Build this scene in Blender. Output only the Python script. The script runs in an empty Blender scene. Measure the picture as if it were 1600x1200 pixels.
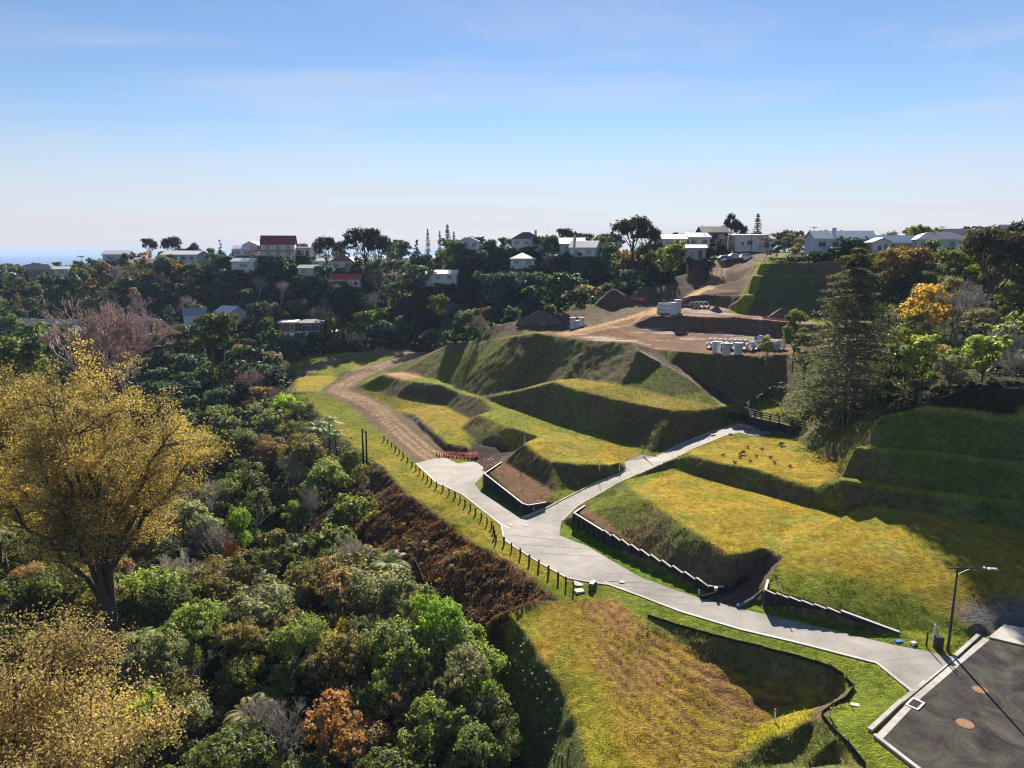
import bpy, bmesh, math, random
import numpy as np
from mathutils import Vector, Matrix, Quaternion
from mathutils.geometry import delaunay_2d_cdt
R = math.radians
random.seed(7)
RNG = np.random.default_rng(11)
SC = bpy.context.scene
COL = SC.collection

# ------------------------------------------------------------------ camera
CAM_H, PITCH, FPX = 30.0, R(10.5), 1111.0
cam = bpy.data.cameras.new("camera")
cam.sensor_width = 36.0
cam.lens = 36.0 * FPX / 1600.0
cam.clip_start, cam.clip_end = 0.5, 90000.0
cam_ob = bpy.data.objects.new("camera", cam)
COL.objects.link(cam_ob)
cam_ob.location = (0, 0, CAM_H)
cam_ob.rotation_euler = (R(90) - PITCH, 0, 0)
SC.camera = cam_ob

# ------------------------------------------------------------------ sky, sun, exposure
SUN_EL, SUN_AZ = R(27.0), R(6.0)          # azimuth measured from +Y towards +X
world = bpy.data.worlds.new("World")
SC.world = world
world.use_nodes = True
wn, wl = world.node_tree.nodes, world.node_tree.links
wn.clear()
w_out = wn.new("ShaderNodeOutputWorld")
w_bg = wn.new("ShaderNodeBackground")
w_sky = wn.new("ShaderNodeTexSky")
w_sky.sky_type = 'NISHITA'
w_sky.sun_disc = False
w_sky.sun_elevation = SUN_EL
w_sky.sun_rotation = SUN_AZ
w_sky.altitude = 60
w_sky.air_density, w_sky.dust_density, w_sky.ozone_density = 1.0, 0.0, 3.0
w_bg.inputs["Strength"].default_value = 0.05
# thin streaky cloud: stretched noise on the view direction projected onto a flat cloud deck
w_tc = wn.new("ShaderNodeTexCoord")
w_sep = wn.new("ShaderNodeSeparateXYZ")
wl.new(w_tc.outputs["Generated"], w_sep.inputs[0])
def wmath(op, a, b=None, clamp=False):
    n = wn.new("ShaderNodeMath"); n.operation = op; n.use_clamp = clamp
    for i, v in enumerate((a, b)):
        if v is None: continue
        if isinstance(v, (int, float)): n.inputs[i].default_value = v
        else: wl.new(v, n.inputs[i])
    return n.outputs[0]
w_z = wmath('MAXIMUM', w_sep.outputs[2], 0.0)
w_zz = wmath('ADD', w_z, 0.05)
w_cmb = wn.new("ShaderNodeCombineXYZ")
wl.new(wmath('DIVIDE', w_sep.outputs[0], w_zz), w_cmb.inputs[0])
wl.new(wmath('DIVIDE', w_sep.outputs[1], w_zz), w_cmb.inputs[1])
def wnoise(scale, sx, sy, rot, detail, rough, dist):
    m = wn.new("ShaderNodeMapping")
    m.inputs["Scale"].default_value = (sx, sy, 1)
    m.inputs["Rotation"].default_value = (0, 0, rot)
    wl.new(w_cmb.outputs[0], m.inputs[0])
    n = wn.new("ShaderNodeTexNoise")
    n.inputs["Scale"].default_value = scale
    n.inputs["Detail"].default_value = detail
    n.inputs["Roughness"].default_value = rough
    n.inputs["Distortion"].default_value = dist
    wl.new(m.outputs[0], n.inputs[0])
    return n.outputs[0]
def wramp(v, a, b, lo, hi):
    n = wn.new("ShaderNodeMapRange"); n.clamp = True; n.interpolation_type = 'SMOOTHSTEP'
    wl.new(v, n.inputs[0])
    for i, q in enumerate((a, b, lo, hi)): n.inputs[i + 1].default_value = q
    return n.outputs[0]
# low stratus bands near the horizon, faint cirrus veil higher up
w_low = wmath('MULTIPLY', wramp(wnoise(0.55, 0.22, 1.0, 0.12, 5, 0.55, 0.4), 0.40, 0.68, 0.0, 1.0),
              wramp(w_z, 0.015, 0.15, 0.9, 0.0))
w_high = wmath('MULTIPLY', wramp(wnoise(0.9, 0.5, 1.0, -0.5, 6, 0.6, 0.8), 0.42, 0.80, 0.0, 0.42),
               wramp(w_z, 0.03, 0.12, 0.3, 1.0))
w_cl = wmath('ADD', w_low, w_high, True)
# pale moist air just over the horizon
w_pale = wramp(w_z, 0.0, 0.20, 0.78, 0.0)
w_mixp = wn.new("ShaderNodeMix"); w_mixp.data_type = 'RGBA'
w_hs = wn.new("ShaderNodeHueSaturation"); w_hs.inputs["Saturation"].default_value = 1.06; w_hs.inputs["Hue"].default_value = 0.507; w_hs.inputs["Value"].default_value = 0.86
wl.new(w_sky.outputs[0], w_hs.inputs["Color"])
wl.new(w_pale, w_mixp.inputs[0]); wl.new(w_hs.outputs[0], w_mixp.inputs[6])
w_mixp.inputs[7].default_value = (5.1, 4.95, 5.85, 1)
w_mix = wn.new("ShaderNodeMix"); w_mix.data_type = 'RGBA'
wl.new(w_cl, w_mix.inputs[0]); wl.new(w_mixp.outputs[2], w_mix.inputs[6])
w_mix.inputs[7].default_value = (5.7, 5.5, 6.2, 1)
wl.new(w_mix.outputs[2], w_bg.inputs["Color"])
wl.new(w_bg.outputs[0], w_out.inputs["Surface"])

sun = bpy.data.lights.new("sun", 'SUN')
sun.energy, sun.angle, sun.color = 5.0, R(0.55), (1.0, 0.90, 0.74)
sun_ob = bpy.data.objects.new("sun", sun)
COL.objects.link(sun_ob)
SUN_DIR = Vector((math.sin(SUN_AZ) * math.cos(SUN_EL), math.cos(SUN_AZ) * math.cos(SUN_EL), math.sin(SUN_EL)))
sun_ob.rotation_euler = SUN_DIR.to_track_quat('Z', 'Y').to_euler()
sun_ob.location = SUN_DIR * 300

vs = SC.view_settings
vs.view_transform, vs.look, vs.exposure, vs.gamma = 'Standard', 'None', 1.42, 1.0
vs.use_curve_mapping = False
try:
    SC.cycles.max_bounces = 5
    SC.cycles.transparent_max_bounces = 8
    SC.cycles.diffuse_bounces = 3
    SC.cycles.transmission_bounces = 3
    SC.cycles.use_denoising = True
    SC.cycles.filter_width = 1.15
    SC.cycles.caustics_reflective = False
    SC.cycles.caustics_refractive = False
except Exception:
    pass

# ------------------------------------------------------------------ helpers
CP, SP = math.cos(PITCH), math.sin(PITCH)
def ray(px, py):
    r, d = (px - 800.0) / FPX, (py - 600.0) / FPX
    return (r, CP - d * SP, -SP - d * CP)
def at(px, py, z):                       # the point of a sight line at height z
    v = ray(px, py); t = (z - CAM_H) / v[2]
    return (v[0] * t, v[1] * t, z)
def atY(px, py, Y):                      # the point of a sight line at distance Y
    v = ray(px, py); t = Y / v[1]
    return (v[0] * t, Y, CAM_H + v[2] * t)
def proj(p):
    x, y, z = p[0], p[1], p[2] - CAM_H
    dep = y * CP - z * SP
    up = y * SP + z * CP
    return (800 + FPX * x / dep, 600 - FPX * up / dep)

def tag(o, label=None, cat=None, group=None, kind=None):
    if label: o["label"] = label
    if cat: o["category"] = cat
    if group: o["group"] = group
    if kind: o["kind"] = kind
    return o
def link(name, mesh, mat=None, parent=None, loc=None):
    o = bpy.data.objects.new(name, mesh)
    COL.objects.link(o)
    if mat is not None and mesh is not None and len(mesh.materials) == 0: mesh.materials.append(mat)
    if parent is not None: o.parent = parent
    if loc is not None: o.location = loc
    return o
def empty(name, loc=(0, 0, 0), rz=0.0):
    o = bpy.data.objects.new(name, None)
    o.empty_display_size = 0.5
    COL.objects.link(o)
    o.location = loc; o.rotation_euler = (0, 0, rz)
    return o
class MB:
    """collects shapes into one mesh"""
    def __init__(s): s.v, s.f = [], []
    def poly(s, pts):
        b = len(s.v); s.v += [tuple(p) for p in pts]; s.f.append(tuple(range(b, b + len(pts)))); return s
    def box(s, c, d, rz=0.0, top=1.0):
        b = len(s.v); ca, sa = math.cos(rz), math.sin(rz)
        for z, k in ((-.5, 1.0), (.5, top)):
            for x, y in ((-.5, -.5), (.5, -.5), (.5, .5), (-.5, .5)):
                X, Y = x * d[0] * k, y * d[1] * k
                s.v.append((c[0] + X * ca - Y * sa, c[1] + X * sa + Y * ca, c[2] + z * d[2]))
        s.f += [tuple(b + i for i in q) for q in ((3, 2, 1, 0), (4, 5, 6, 7), (0, 1, 5, 4), (1, 2, 6, 5), (2, 3, 7, 6), (3, 0, 4, 7))]
        return s
    def hexa(s, p):            # 8 corners: bottom ring then top ring
        b = len(s.v); s.v += [tuple(q) for q in p]
        s.f += [tuple(b + i for i in q) for q in ((3, 2, 1, 0), (4, 5, 6, 7), (0, 1, 5, 4), (1, 2, 6, 5), (2, 3, 7, 6), (3, 0, 4, 7))]
        return s
    def tube(s, p, q, r0, r1=None, n=8, caps=True):
        r1 = r0 if r1 is None else r1
        p, q = Vector(p), Vector(q); d = (q - p)
        if d.length < 1e-6: return s
        d.normalize(); a = d.orthogonal().normalized(); c = d.cross(a); b = len(s.v)
        for o, r in ((p, r0), (q, r1)):
            for i in range(n):
                t = 2 * math.pi * i / n
                s.v.append(tuple(o + a * (r * math.cos(t)) + c * (r * math.sin(t))))
        for i in range(n):
            j = (i + 1) % n; s.f.append((b + i, b + j, b + n + j, b + n + i))
        if caps: s.f.append(tuple(b + n + i for i in range(n))); s.f.append(tuple(b + n - 1 - i for i in range(n)))
        return s
    def lathe(s, prof, c=(0, 0, 0), n=20):
        b = len(s.v); m = len(prof)
        for r, z in prof:
            for i in range(n):
                t = 2 * math.pi * i / n; s.v.append((c[0] + r * math.cos(t), c[1] + r * math.sin(t), c[2] + z))
        for k in range(m - 1):
            for i in range(n):
                j = (i + 1) % n; s.f.append((b + k * n + i, b + k * n + j, b + (k + 1) * n + j, b + (k + 1) * n + i))
        return s
    def mesh(s, name, smooth=False):
        me = bpy.data.meshes.new(name); me.from_pydata(s.v, [], s.f); me.update()
        if smooth: me.polygons.foreach_set("use_smooth", [True] * len(me.polygons))
        return me
    def build(s, name, mat, parent=None, loc=None, smooth=False):
        return link(name, s.mesh(name, smooth), mat, parent, loc)
def np_mesh(name, V, F, smooth=False, attrs=None):
    """V (n,3), F (m,k) numpy -> mesh, fast"""
    V = np.asarray(V, np.float32); F = np.asarray(F, np.int32); k = F.shape[1]
    me = bpy.data.meshes.new(name)
    me.vertices.add(len(V)); me.vertices.foreach_set("co", V.ravel())
    me.loops.add(F.size); me.loops.foreach_set("vertex_index", F.ravel())
    me.polygons.add(len(F)); me.polygons.foreach_set("loop_start", np.arange(0, F.size, k, dtype=np.int32))
    try: me.polygons.foreach_set("loop_total", np.full(len(F), k, np.int32))
    except Exception: pass
    if smooth: me.polygons.foreach_set("use_smooth", np.ones(len(F), bool))
    me.update(calc_edges=True)
    for nm, arr in (attrs or {}).items():
        arr = np.asarray(arr, np.float32)
        if arr.ndim == 1:
            me.attributes.new(nm, 'FLOAT', 'POINT').data.foreach_set("value", arr)
        else:
            if arr.shape[1] == 3: arr = np.concatenate([arr, np.ones((len(arr), 1), np.float32)], 1)
            me.attributes.new(nm, 'FLOAT_COLOR', 'POINT').data.foreach_set("color", arr.ravel())
    return me

# value noise (numpy), periodic lattice hashed
def vnoise(x, y, seed=0):
    xi, yi = np.floor(x).astype(np.int64), np.floor(y).astype(np.int64)
    fx, fy = x - xi, y - yi
    fx, fy = fx * fx * (3 - 2 * fx), fy * fy * (3 - 2 * fy)
    def h(a, b):
        n = (a * 374761393 + b * 668265263 + seed * 974634777) & 0x7fffffff
        n = ((n ^ (n >> 13)) * 1274126177) & 0x7fffffff
        return ((n ^ (n >> 16)) & 0xffff) / 65535.0
    return (h(xi, yi) * (1 - fx) + h(xi + 1, yi) * fx) * (1 - fy) + (h(xi, yi + 1) * (1 - fx) + h(xi + 1, yi + 1) * fx) * fy
def fbm(x, y, octv=4, seed=0):
    s, a, t = 0.0, 1.0, 0.0
    for i in range(octv):
        s = s + a * vnoise(x * 2 ** i + 17.3 * i, y * 2 ** i - 9.1 * i, seed + i); t += a; a *= 0.5
    return s / t
def smooth01(v, a, b):
    t = np.clip((v - a) / (b - a), 0, 1); return t * t * (3 - 2 * t)

# ------------------------------------------------------------------ materials
MATS = {}
def nodes_mat(name):
    m = bpy.data.materials.new(name); m.use_nodes = True
    nt = m.node_tree; b = nt.nodes.get("Principled BSDF")
    MATS[name] = m
    return m, nt, b
def add_noise(nt, scale, detail=4, rough=0.55, coord="Object", stretch=None, dist=0.0):
    tc = nt.nodes.new("ShaderNodeTexCoord")
    src = tc.outputs[coord]
    if stretch:
        mp = nt.nodes.new("ShaderNodeMapping"); mp.inputs["Scale"].default_value = stretch
        nt.links.new(src, mp.inputs[0]); src = mp.outputs[0]
    n = nt.nodes.new("ShaderNodeTexNoise")
    n.inputs["Scale"].default_value = scale; n.inputs["Detail"].default_value = detail
    n.inputs["Roughness"].default_value = rough; n.inputs["Distortion"].default_value = dist
    nt.links.new(src, n.inputs[0])
    return n.outputs[0]
def ramp(nt, v, stops):
    r = nt.nodes.new("ShaderNodeValToRGB"); e = r.color_ramp.elements
    while len(e) < len(stops): e.new(0.5)
    for i, (p, c) in enumerate(stops):
        e[i].position = p; e[i].color = (c[0], c[1], c[2], 1) if not isinstance(c, (int, float)) else (c, c, c, 1)
    nt.links.new(v, r.inputs[0]); return r.outputs[0]
def mixc(nt, fac, a, b, mode='MIX'):
    n = nt.nodes.new("ShaderNodeMix"); n.data_type = 'RGBA'; n.blend_type = mode
    for i, v in ((0, fac), (6, a), (7, b)):
        if isinstance(v, (int, float)): n.inputs[i].default_value = v
        elif isinstance(v, tuple): n.inputs[i].default_value = (v[0], v[1], v[2], 1)
        else: nt.links.new(v, n.inputs[i])
    return n.outputs[2]
def add_bump(nt, b, h, strength=0.4, dist=0.05):
    n = nt.nodes.new("ShaderNodeBump"); n.inputs["Strength"].default_value = strength
    n.inputs["Distance"].default_value = dist
    nt.links.new(h, n.inputs["Height"]); nt.links.new(n.outputs[0], b.inputs["Normal"])
def simple(name, col, rough=0.7, var=0.25, scale=3.0, bump=0.0, metal=0.0, coord="Object", spec=0.3, stretch=None):
    m, nt, b = nodes_mat(name)
    n = add_noise(nt, scale, 5, 0.6, coord, stretch)
    lo = tuple(c * (1 - var) for c in col); hi = tuple(min(1, c * (1 + var)) for c in col)
    nt.links.new(ramp(nt, n, [(0.3, lo), (0.7, hi)]), b.inputs["Base Color"])
    b.inputs["Roughness"].default_value = rough; b.inputs["Metallic"].default_value = metal
    b.inputs["Specular IOR Level"].default_value = spec
    if bump: add_bump(nt, b, n, bump, 0.03)
    return m
# ------------------------------------------------------------------ terrain: surveyed break lines -> triangulated -> fine grid
TV, TE = [], []                                   # TIN vertices and constrained edges
def line3(pts, closed=False):
    b = len(TV); TV.extend(pts)
    TE.extend((b + i, b + i + 1) for i in range(len(pts) - 1))
    if closed: TE.append((b + len(pts) - 1, b))
    return pts
def L(*p): return line3([at(*q) for q in p])
def pts(*p): TV.extend(p)
def near_on(line, x, y):
    best = None
    for (a, b) in zip(line[:-1], line[1:]):
        dx, dy = b[0] - a[0], b[1] - a[1]; l2 = dx * dx + dy * dy + 1e-9
        t = max(0, min(1, ((x - a[0]) * dx + (y - a[1]) * dy) / l2))
        qx, qy, qz = a[0] + t * dx, a[1] + t * dy, a[2] + t * (b[2] - a[2])
        d = math.hypot(x - qx, y - qy)
        if best is None or d < best[0]: best = (d, qz)
    return best
def crest_pt(px, py, base, slope):
    v = ray(px, py)
    def f(t):
        x, y, z = v[0] * t, v[1] * t, CAM_H + v[2] * t
        d, zb = near_on(base, x, y)
        return z - zb - slope * d
    zb_min = min(b[2] for b in base)
    t1 = (zb_min - 0.2 - CAM_H) / v[2] if v[2] < -1e-4 else 400.0
    t1 = min(t1, 400.0)
    ts = np.linspace(20, t1, 220); fs = [f(t) for t in ts]
    k = next((i for i in range(len(ts) - 1, 0, -1) if fs[i - 1] > 0 >= fs[i]), None)
    if k is None: t = t1
    else:
        a, b = ts[k - 1], ts[k]
        for _ in range(30):
            m = (a + b) / 2
            if f(m) > 0: a = m
            else: b = m
        t = a
    return (v[0] * t, v[1] * t, CAM_H + v[2] * t)
def crest(base, slope, *px): return line3([crest_pt(p[0], p[1], base, slope) for p in px])

# --- driveway edges
DS = [(1426,1081,0.0),(1370,1036,-.05),(1250,1005,-.35),(1156,983,-.55),(1062,955,-.85),(1000,931,-1.05),(953,914,-1.2),
      (924,910,-1.25),(886,903,-1.4),(844,880,-1.6),(817,863,-1.75),(788,844,-1.9),(783,820,-1.98),(722,772,-2.4),(682,754,-2.65),(650,724,-3.0)]
DN = [(1490,1027,0.02),(1462,1021,0),(1400,1009,-.1),(1300,985,-.25),(1250,973,-.35),(1156,951,-.55),(1091,934,-.75),(1062,925,-.85),
      (1000,902,-1.05),(950,873,-1.25),(916,853,-1.45),(895,845,-1.55),(874,837,-1.65),(877,815,-1.6),(900,792,-1.15),(935,772,-.65),
      (970,752,-.1),(1045,721,1.0),(1080,702,1.6),(1130,682,2.3),(1155,676,2.5),(1181,682,2.45)]
DB = [(1205,677,2.5),(1152,664,2.6),(1117,673,2.3),(1070,691,1.5),(1025,714,.7),(1002,711,.75),(976,722,.2),(979,735,.05),(970,740,-.05),(927,757,-.6),(870,786,-1.3),
      (855,794,-1.5),(815,810,-1.98),(752,770,-2.45),(742,757,-2.6),(757,740,-2.78),(755,730,-2.9),(742,721,-2.95),(715,724,-2.95),(697,716,-3.0),(677,717,-3.0),(650,724,-3.0)]
pDS, pDN, pDB = [at(*q) for q in DS], [at(*q) for q in DN], [at(*q) for q in DB]
line3(pDS); line3(pDN); line3(pDB)
# --- public road
ROAD = [(1372,1152,0),(1535,998,0),(1600,1012,0),(1760,1050,0),(1760,1300,0),(1545,1290,0)]
L((1361,1144,.1),(1425,1082,.06),(1490,1028,.06),(1532,995,.1),(1569,976,.1),(1640,990,.1),(1800,1020,.1))
L((1361,1144,.1),(1435,1203,.1),(1540,1300,.1))
# --- retaining wall lines (base, top edge behind)
W1B = L((756,758,-2.62),(817,801,-2.08),(826,803,-1.95),(853,797,-1.45))
W1 = [at(784,722,-.85), at(757,740,-.85), at(817,787,-.85), at(826,789.5,-.85), at(853,785,-.85)]
def behind(line, d, dz=0.0):                       # the same line shifted away from the camera by d
    return [(p[0], p[1] + d, p[2] + dz) for p in line]
W1T = line3([(p[0] + .25, p[1] + .45, p[2] - .12) for p in W1[:1]] + [(W1[1][0] + .75, W1[1][1] + .25, -.97)] + [(p[0], p[1] + .5, -.97) for p in W1[2:]])
W2B = L((896,823,-1.62),(942,848,-1.4),(1000,884,-1.1),(1062,910,-.88),(1107,926,-.72),(1132,924,-.6))
W2 = [at(914,790,.0), at(897,801.5,.0), at(944,830.5,.02), at(1000,860,.05), at(1062,892,.05), at(1108,916,.0), at(1131,917,.02)]
W2T = line3([(W2[0][0] + .3, W2[0][1] + .4, -.1), (W2[1][0] + .7, W2[1][1] + .3, -.1)] + [(p[0] + .1, p[1] + .45, p[2] - .1) for p in W2[2:]])
W3B = L((1191,949,-.45),(1260,966,-.32),(1330,981,-.2),(1402,997,-.08))
W3 = [at(1200,906,1.2), at(1196,922,1.2), at(1240,936,1.05), at(1300,955,.8), at(1345,967,.6), at(1405,986.5,.2)]
W3T = line3([(W3[0][0] + .4, W3[0][1] + .3, 1.15), (W3[1][0] + .5, W3[1][1] + .4, 1.1)] + [(p[0] + .1, p[1] + .45, p[2] - .08) for p in W3[2:]])
# --- lot between the lower walls (mown, gold)
S2 = L((925,799,.05),(969,831,.1),(1000,853,.12),(1031,872,.14),(1081,897,.14),(1112,911,.1))
M1C = L((985,763,1.3),(1016,781,2.1),(1050,809,2.55),(1094,837,2.6),(1141,867,2.2),(1150,876,2.0))
G1 = L((1097,936,-.72),(1150,950,-.55)); 
L((1140,924,-.35),(1160,905,.1),(1180,884,.7),(1192,872,1.2)); L((1186,915,.1),(1200,893,.8),(1208,880,1.3))
L((1150,876,1.75),(1182,861,1.95),(1199,858,2.0),(1222,871,2.0),(1212,886,1.75),(1204,898,1.35))
RIDGE = L((1230,873,2.0),(1257,857,2.3),(1310,815,2.8),(1348,787,3.3))
M1K = L((1052,729,.95),(1080,741,1.15),(1180,767,1.65),(1255,790,2.05),(1318,803,2.35),(1348,787,3.3))
M3C = crest(M1K[:-1], 1.25, (1050,718),(1080,711),(1120,722),(1180,732),(1230,750),(1275,762))
L((1181,682,2.5),(1240,687,2.9),(1275,706,3.3),(1310,723,3.6),(1314,747,4.0))
# --- right hand terrace stack
R0 = L((1348,787,3.3),(1450,800,3.1),(1525,816,2.8),(1600,826,2.5),(1720,842,2.2))
L((1275,762,3.95),(1287,754,4.2),(1314,747,4.6))
R1 = crest(R0, 1.0, (1315,751),(1360,757),(1425,767),(1500,776),(1600,788),(1720,802))
R1b = line3([(p[0] + .3, p[1] + 1.0, p[2] + .1) for p in R1])
R2 = crest(R1b, 1.05, (1335,700),(1375,702),(1487,712),(1600,725),(1720,738))
R2b = line3([(p[0] + (2.2 if i == 0 else .3), p[1] + 1.1, p[2] + .1) for i, p in enumerate(R2)])
R3 = crest(R2b, 1.05, (1379,648),(1425,641),(1500,646),(1600,656),(1720,668))
L((1240,687,2.95),(1262,680,4.2),(1300,668,6.0),(1335,652,7.6)); L((1335,700,7.0),(1350,672,8.0),(1372,655,9.8))
pts(at(1330,625,8.2), at(1290,630,7.4), at(1380,620,10.2), at(1450,606,13.0), at(1520,600,14.5), at(1600,606,14.8), at(1700,620,15))
# lower slope of the corner lot down to the road
L((1405,988,.1),(1440,1003,.1),(1500,1016,.12)); pts(at(1500,905,2.0), at(1550,930,1.2), at(1600,940,1.0), at(1440,870,2.6), at(1560,880,2.0), at(1340,900,2.0), at(1400,930,1.4),
    at(1300,860,2.6), at(1700,960,.8), at(1800,900,1.5))
# --- foreground lot
FL = L((794,962,-1.9),(825,1000,-2.15),(884,1087,-2.6),(919,1200,-3.0),(940,1290,-3.3))
line3([(p[0] - 3.2, p[1] - 1.0, p[2] - 4.8) for p in FL])
L((794,962,-1.9),(870,940,-1.75),(925,928,-1.5),(960,936,-1.35),(1015,966,-1.15))
L((1015,966,-1.15),(1130,1000,-.8),(1250,1032,-.55),(1308,1048,-.45),(1328,1073,-.5),(1322,1096,-.55),(1285,1115,-.6),(1310,1150,-.4),(1350,1200,-.3),(1400,1260,-.2))
FC = [at(1015,966,-1.15), at(1072,983,-1.0), at(1130,1000,-.8), at(1190,1016,-.68), at(1250,1032,-.55), at(1300,1047,-.45)]
FT = line3([(p[0] - .5, p[1] - 1.0 - .16 * i, z) for i, (p, z) in enumerate(zip(FC, (-1.2, -1.42, -1.85, -2.35, -2.8, -3.0)))] + [at(1225,1112,-3.05), at(1165,1150,-2.95), at(1140,1200,-3.1)])
L((1322,1078,-.6),(1290,1102,-1.25),(1235,1140,-1.8),(1180,1168,-2.3),(1165,1200,-2.7))
L((1285,1118,-.9),(1262,1150,-2.0),(1250,1200,-2.7)); pts(at(1300,1190,-1.7), at(1230,1190,-2.9), at(1040,1100,-2.35), at(960,1020,-2.05), at(1000,1200,-3.0), at(1080,1250,-3.2), at(1120,1110,-2.7))
# --- verge of the driveway on the gully side, then the mulched bank
VG = L((455,618,-3.2),(480,628,-3.2),(505,655,-3.2),(545,692,-3.2),(592,727,-3.2),(637,773,-3.0),(682,802,-2.7),(730,842,-2.4),(780,872,-2.1),(828,902,-1.9),(868,938,-1.8))
line3([(p[0] - 4.6, p[1] - 3.2, p[2] - 3.4) for p in VG])
line3([(p[0] - 10.5, p[1] - 6.5, p[2] - 7.0) for p in VG[:-2]])
# --- track out of the turning head
TRK_R = L((716,712,-2.9),(690,700,-2.85),(660,672,-2.6),(620,640,-2.3),(575,618,-2.0),(552,606,-1.8),(560,598,-1.6),(600,582,-.7),(640,562,.6),(690,550,2.0))
TRK_L = L((650,724,-3),(622,700,-3.0),(590,672,-2.8),(555,640,-2.5),(520,620,-2.3),(500,612,-2.2),(516,600,-1.8),(560,580,-1.0),(600,563,0.2),(640,550,1.5))
# gold lot, its rear steps
Y1 = L((556,605,-1.5),(582,607,-1.0),(617,619,-.9),(640,622,-.9),(690,632,-.9),(735,655,-.9),(721,669,-1.2),(728,683,-1.4),(748,697,-1.6),(735,703,-2.2))
L((648,648,-1.6),(668,668,-1.8),(700,694,-1.9),(728,699,-1.8)); 
L((592,640,-1.9),(560,622,-1.7))
K5 = crest([at(556,605,-1.5), at(582,607,-1.0), at(640,622,-.9)], .8, (575,597),(598,584),(630,594),(648,596))
HB = L((600,580,-.3),(628,582,1.0),(665,590,1.5),(690,594,1.6),(712,606,1.4),(752,620,1.6))
KK = crest(Y1[3:6], .7, (655,597),(690,601),(720,614),(752,622))
# --- stepped lots above wall one
B1 = L((790,721,-.7),(830,745,-.75),(865,768,-.8),(892,762,-.7),(935,748,-.3),(968,738,.1))
L1C = crest(B1, .9, (820,692),(838,708),(861,720),(905,725),(952,726),(968,722))
L2B = L((721,669,-1.2),(745,692,-1.5),(795,702,-1.3),(818,699,-.7))
L2C = L((748,648,1.2),(760,652,1.35),(797,667,1.3),(843,683,1.2))
LBK = L((752,622,1.6),(785,640,1.3),(830,661,1.2),(860,673,1.1),(920,686,1.0),(985,699,.9),(1020,708,.9))
line3([at(768,642,1.1), at(786,641,1.3)])
L3B = L((752,622,1.6),(800,637,1.4),(870,660,1.25),(945,681,1.1),(1020,705,1.0),(1066,690,1.6),(1118,671,2.4),(1140,661,2.7))
L3C = crest(L3B, .95, (790,615),(865,596),(895,607),(970,626),(1052,642),(1090,641),(1120,637),(1139,634))
HB2 = line3([atY(*q) for q in ((876,594,L3C[1][1] + 3.0), (905,592,L3C[2][1] + 6.0), (970,601,L3C[3][1] + 6.5), (1045,619,L3C[4][1] + 6.0), (1095,629,L3C[5][1] + 3.5))])
HBL = L((752,620,1.7),(790,612,3.2),(840,600,5.0)); 
# --- the grassed hump and the gravel path beside it
H1 = crest([at(600,580,-.3), at(665,590,1.5), at(712,606,1.4), at(752,620,1.6)], .47, (660,556),(700,544),(750,535))
H2 = crest(HBL + HB2, .60, (800,526),(835,520),(870,526),(925,532),(987,535),(998,547))
PATHL = L((998,547,12.1),(1037,568,10.3),(1075,589,8.3),(1103,610,6.5),(1128,632,5.0))
PATHR = L((1024,546,11.9),(1046,565,10.3),(1080,582,8.3),(1108,600,6.5),(1152,626,5.0))
# gate wall, ground behind it
GW = [at(1138,643,4.4), at(1159,646.5,4.35), at(1190,656,4.3), at(1218,661.5,4.25), at(1238,667,4.2)]
GWB = line3([(p[0] - .12, p[1] - .22, z) for p, z in zip(GW, (2.75, 2.62, 2.55, 2.5, 2.55))])
line3([(p[0] + .1, p[1] + .6, p[2] - .05) for p in GW]); pts(at(1200,632,5.0), at(1230,640,5.0), at(1257,657,4.6), at(1205,608,6.6), at(1260,620,6.8))
# --- upper earthworks
PF = L((1024,546,11.9),(1060,549,11.7),(1117,554,11.6),(1180,557,11.6),(1230,553,11.8),(1262,548,12.2))
L((1000,530,12.4),(1060,531,12.3),(1105,533,12.2),(1170,536,12.1),(1240,540,12.2))
L((1000,517,13.2),(1060,520,13.0),(1100,522,12.9),(1142,521,13.1))
QB = L((985,510,13.8),(1060,513,13.6),(1142,519,13.2),(1227,527,12.7),(1262,530,12.8))
QC = crest(QB, .85, (1022,493),(1075,494),(1125,496),(1150,495),(1195,500),(1240,505),(1268,506))
RB = line3([atY(1070,474,177), atY(1105,477,177), atY(1135,481,172)])
RC = crest(RB, .8, (1076,463),(1105,459),(1145,460))
T0 = line3([atY(1155,491,166), atY(1200,494,164), atY(1250,495,164), atY(1300,497,164)])
T1 = crest(T0, 1.0, (1163,461),(1220,461),(1282,462),(1320,463))
T1b = line3([(p[0] + (1.5 if i == 0 else 0), p[1] + 2.0, p[2] + .1) for i, p in enumerate(T1)])
T2 = crest(T1b, 1.0, (1176,431),(1235,430),(1297,429),(1340,430))
T2b = line3([(p[0] + (1.5 if i == 0 else 0), p[1] + 2.0, p[2] + .1) for i, p in enumerate(T2)])
T3 = crest(T2b, 1.0, (1190,409),(1260,408),(1330,407),(1345,409))
pts(atY(1150,475,176), atY(1158,455,182), atY(1166,435,190), atY(1180,414,198))
TKP = [(890,521,150),(945,508,156),(1000,492,165),(1040,478,176),(1075,464,184),(1105,449,193),(1122,432,203),(1124,420,210),(1116,409,216),(1122,403,222),(1140,400,228)]
TK = line3([atY(*q) for q in TKP])
pts(atY(1150,425,204), atY(1150,445,196), atY(1170,402,222), atY(1200,396,224))
line3([atY(1062,468,188), atY(1092,447,197), atY(1108,432,205), atY(1106,416,213)])
line3([atY(1058,448,196), atY(1078,425,207), atY(1090,404,216)])
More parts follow.
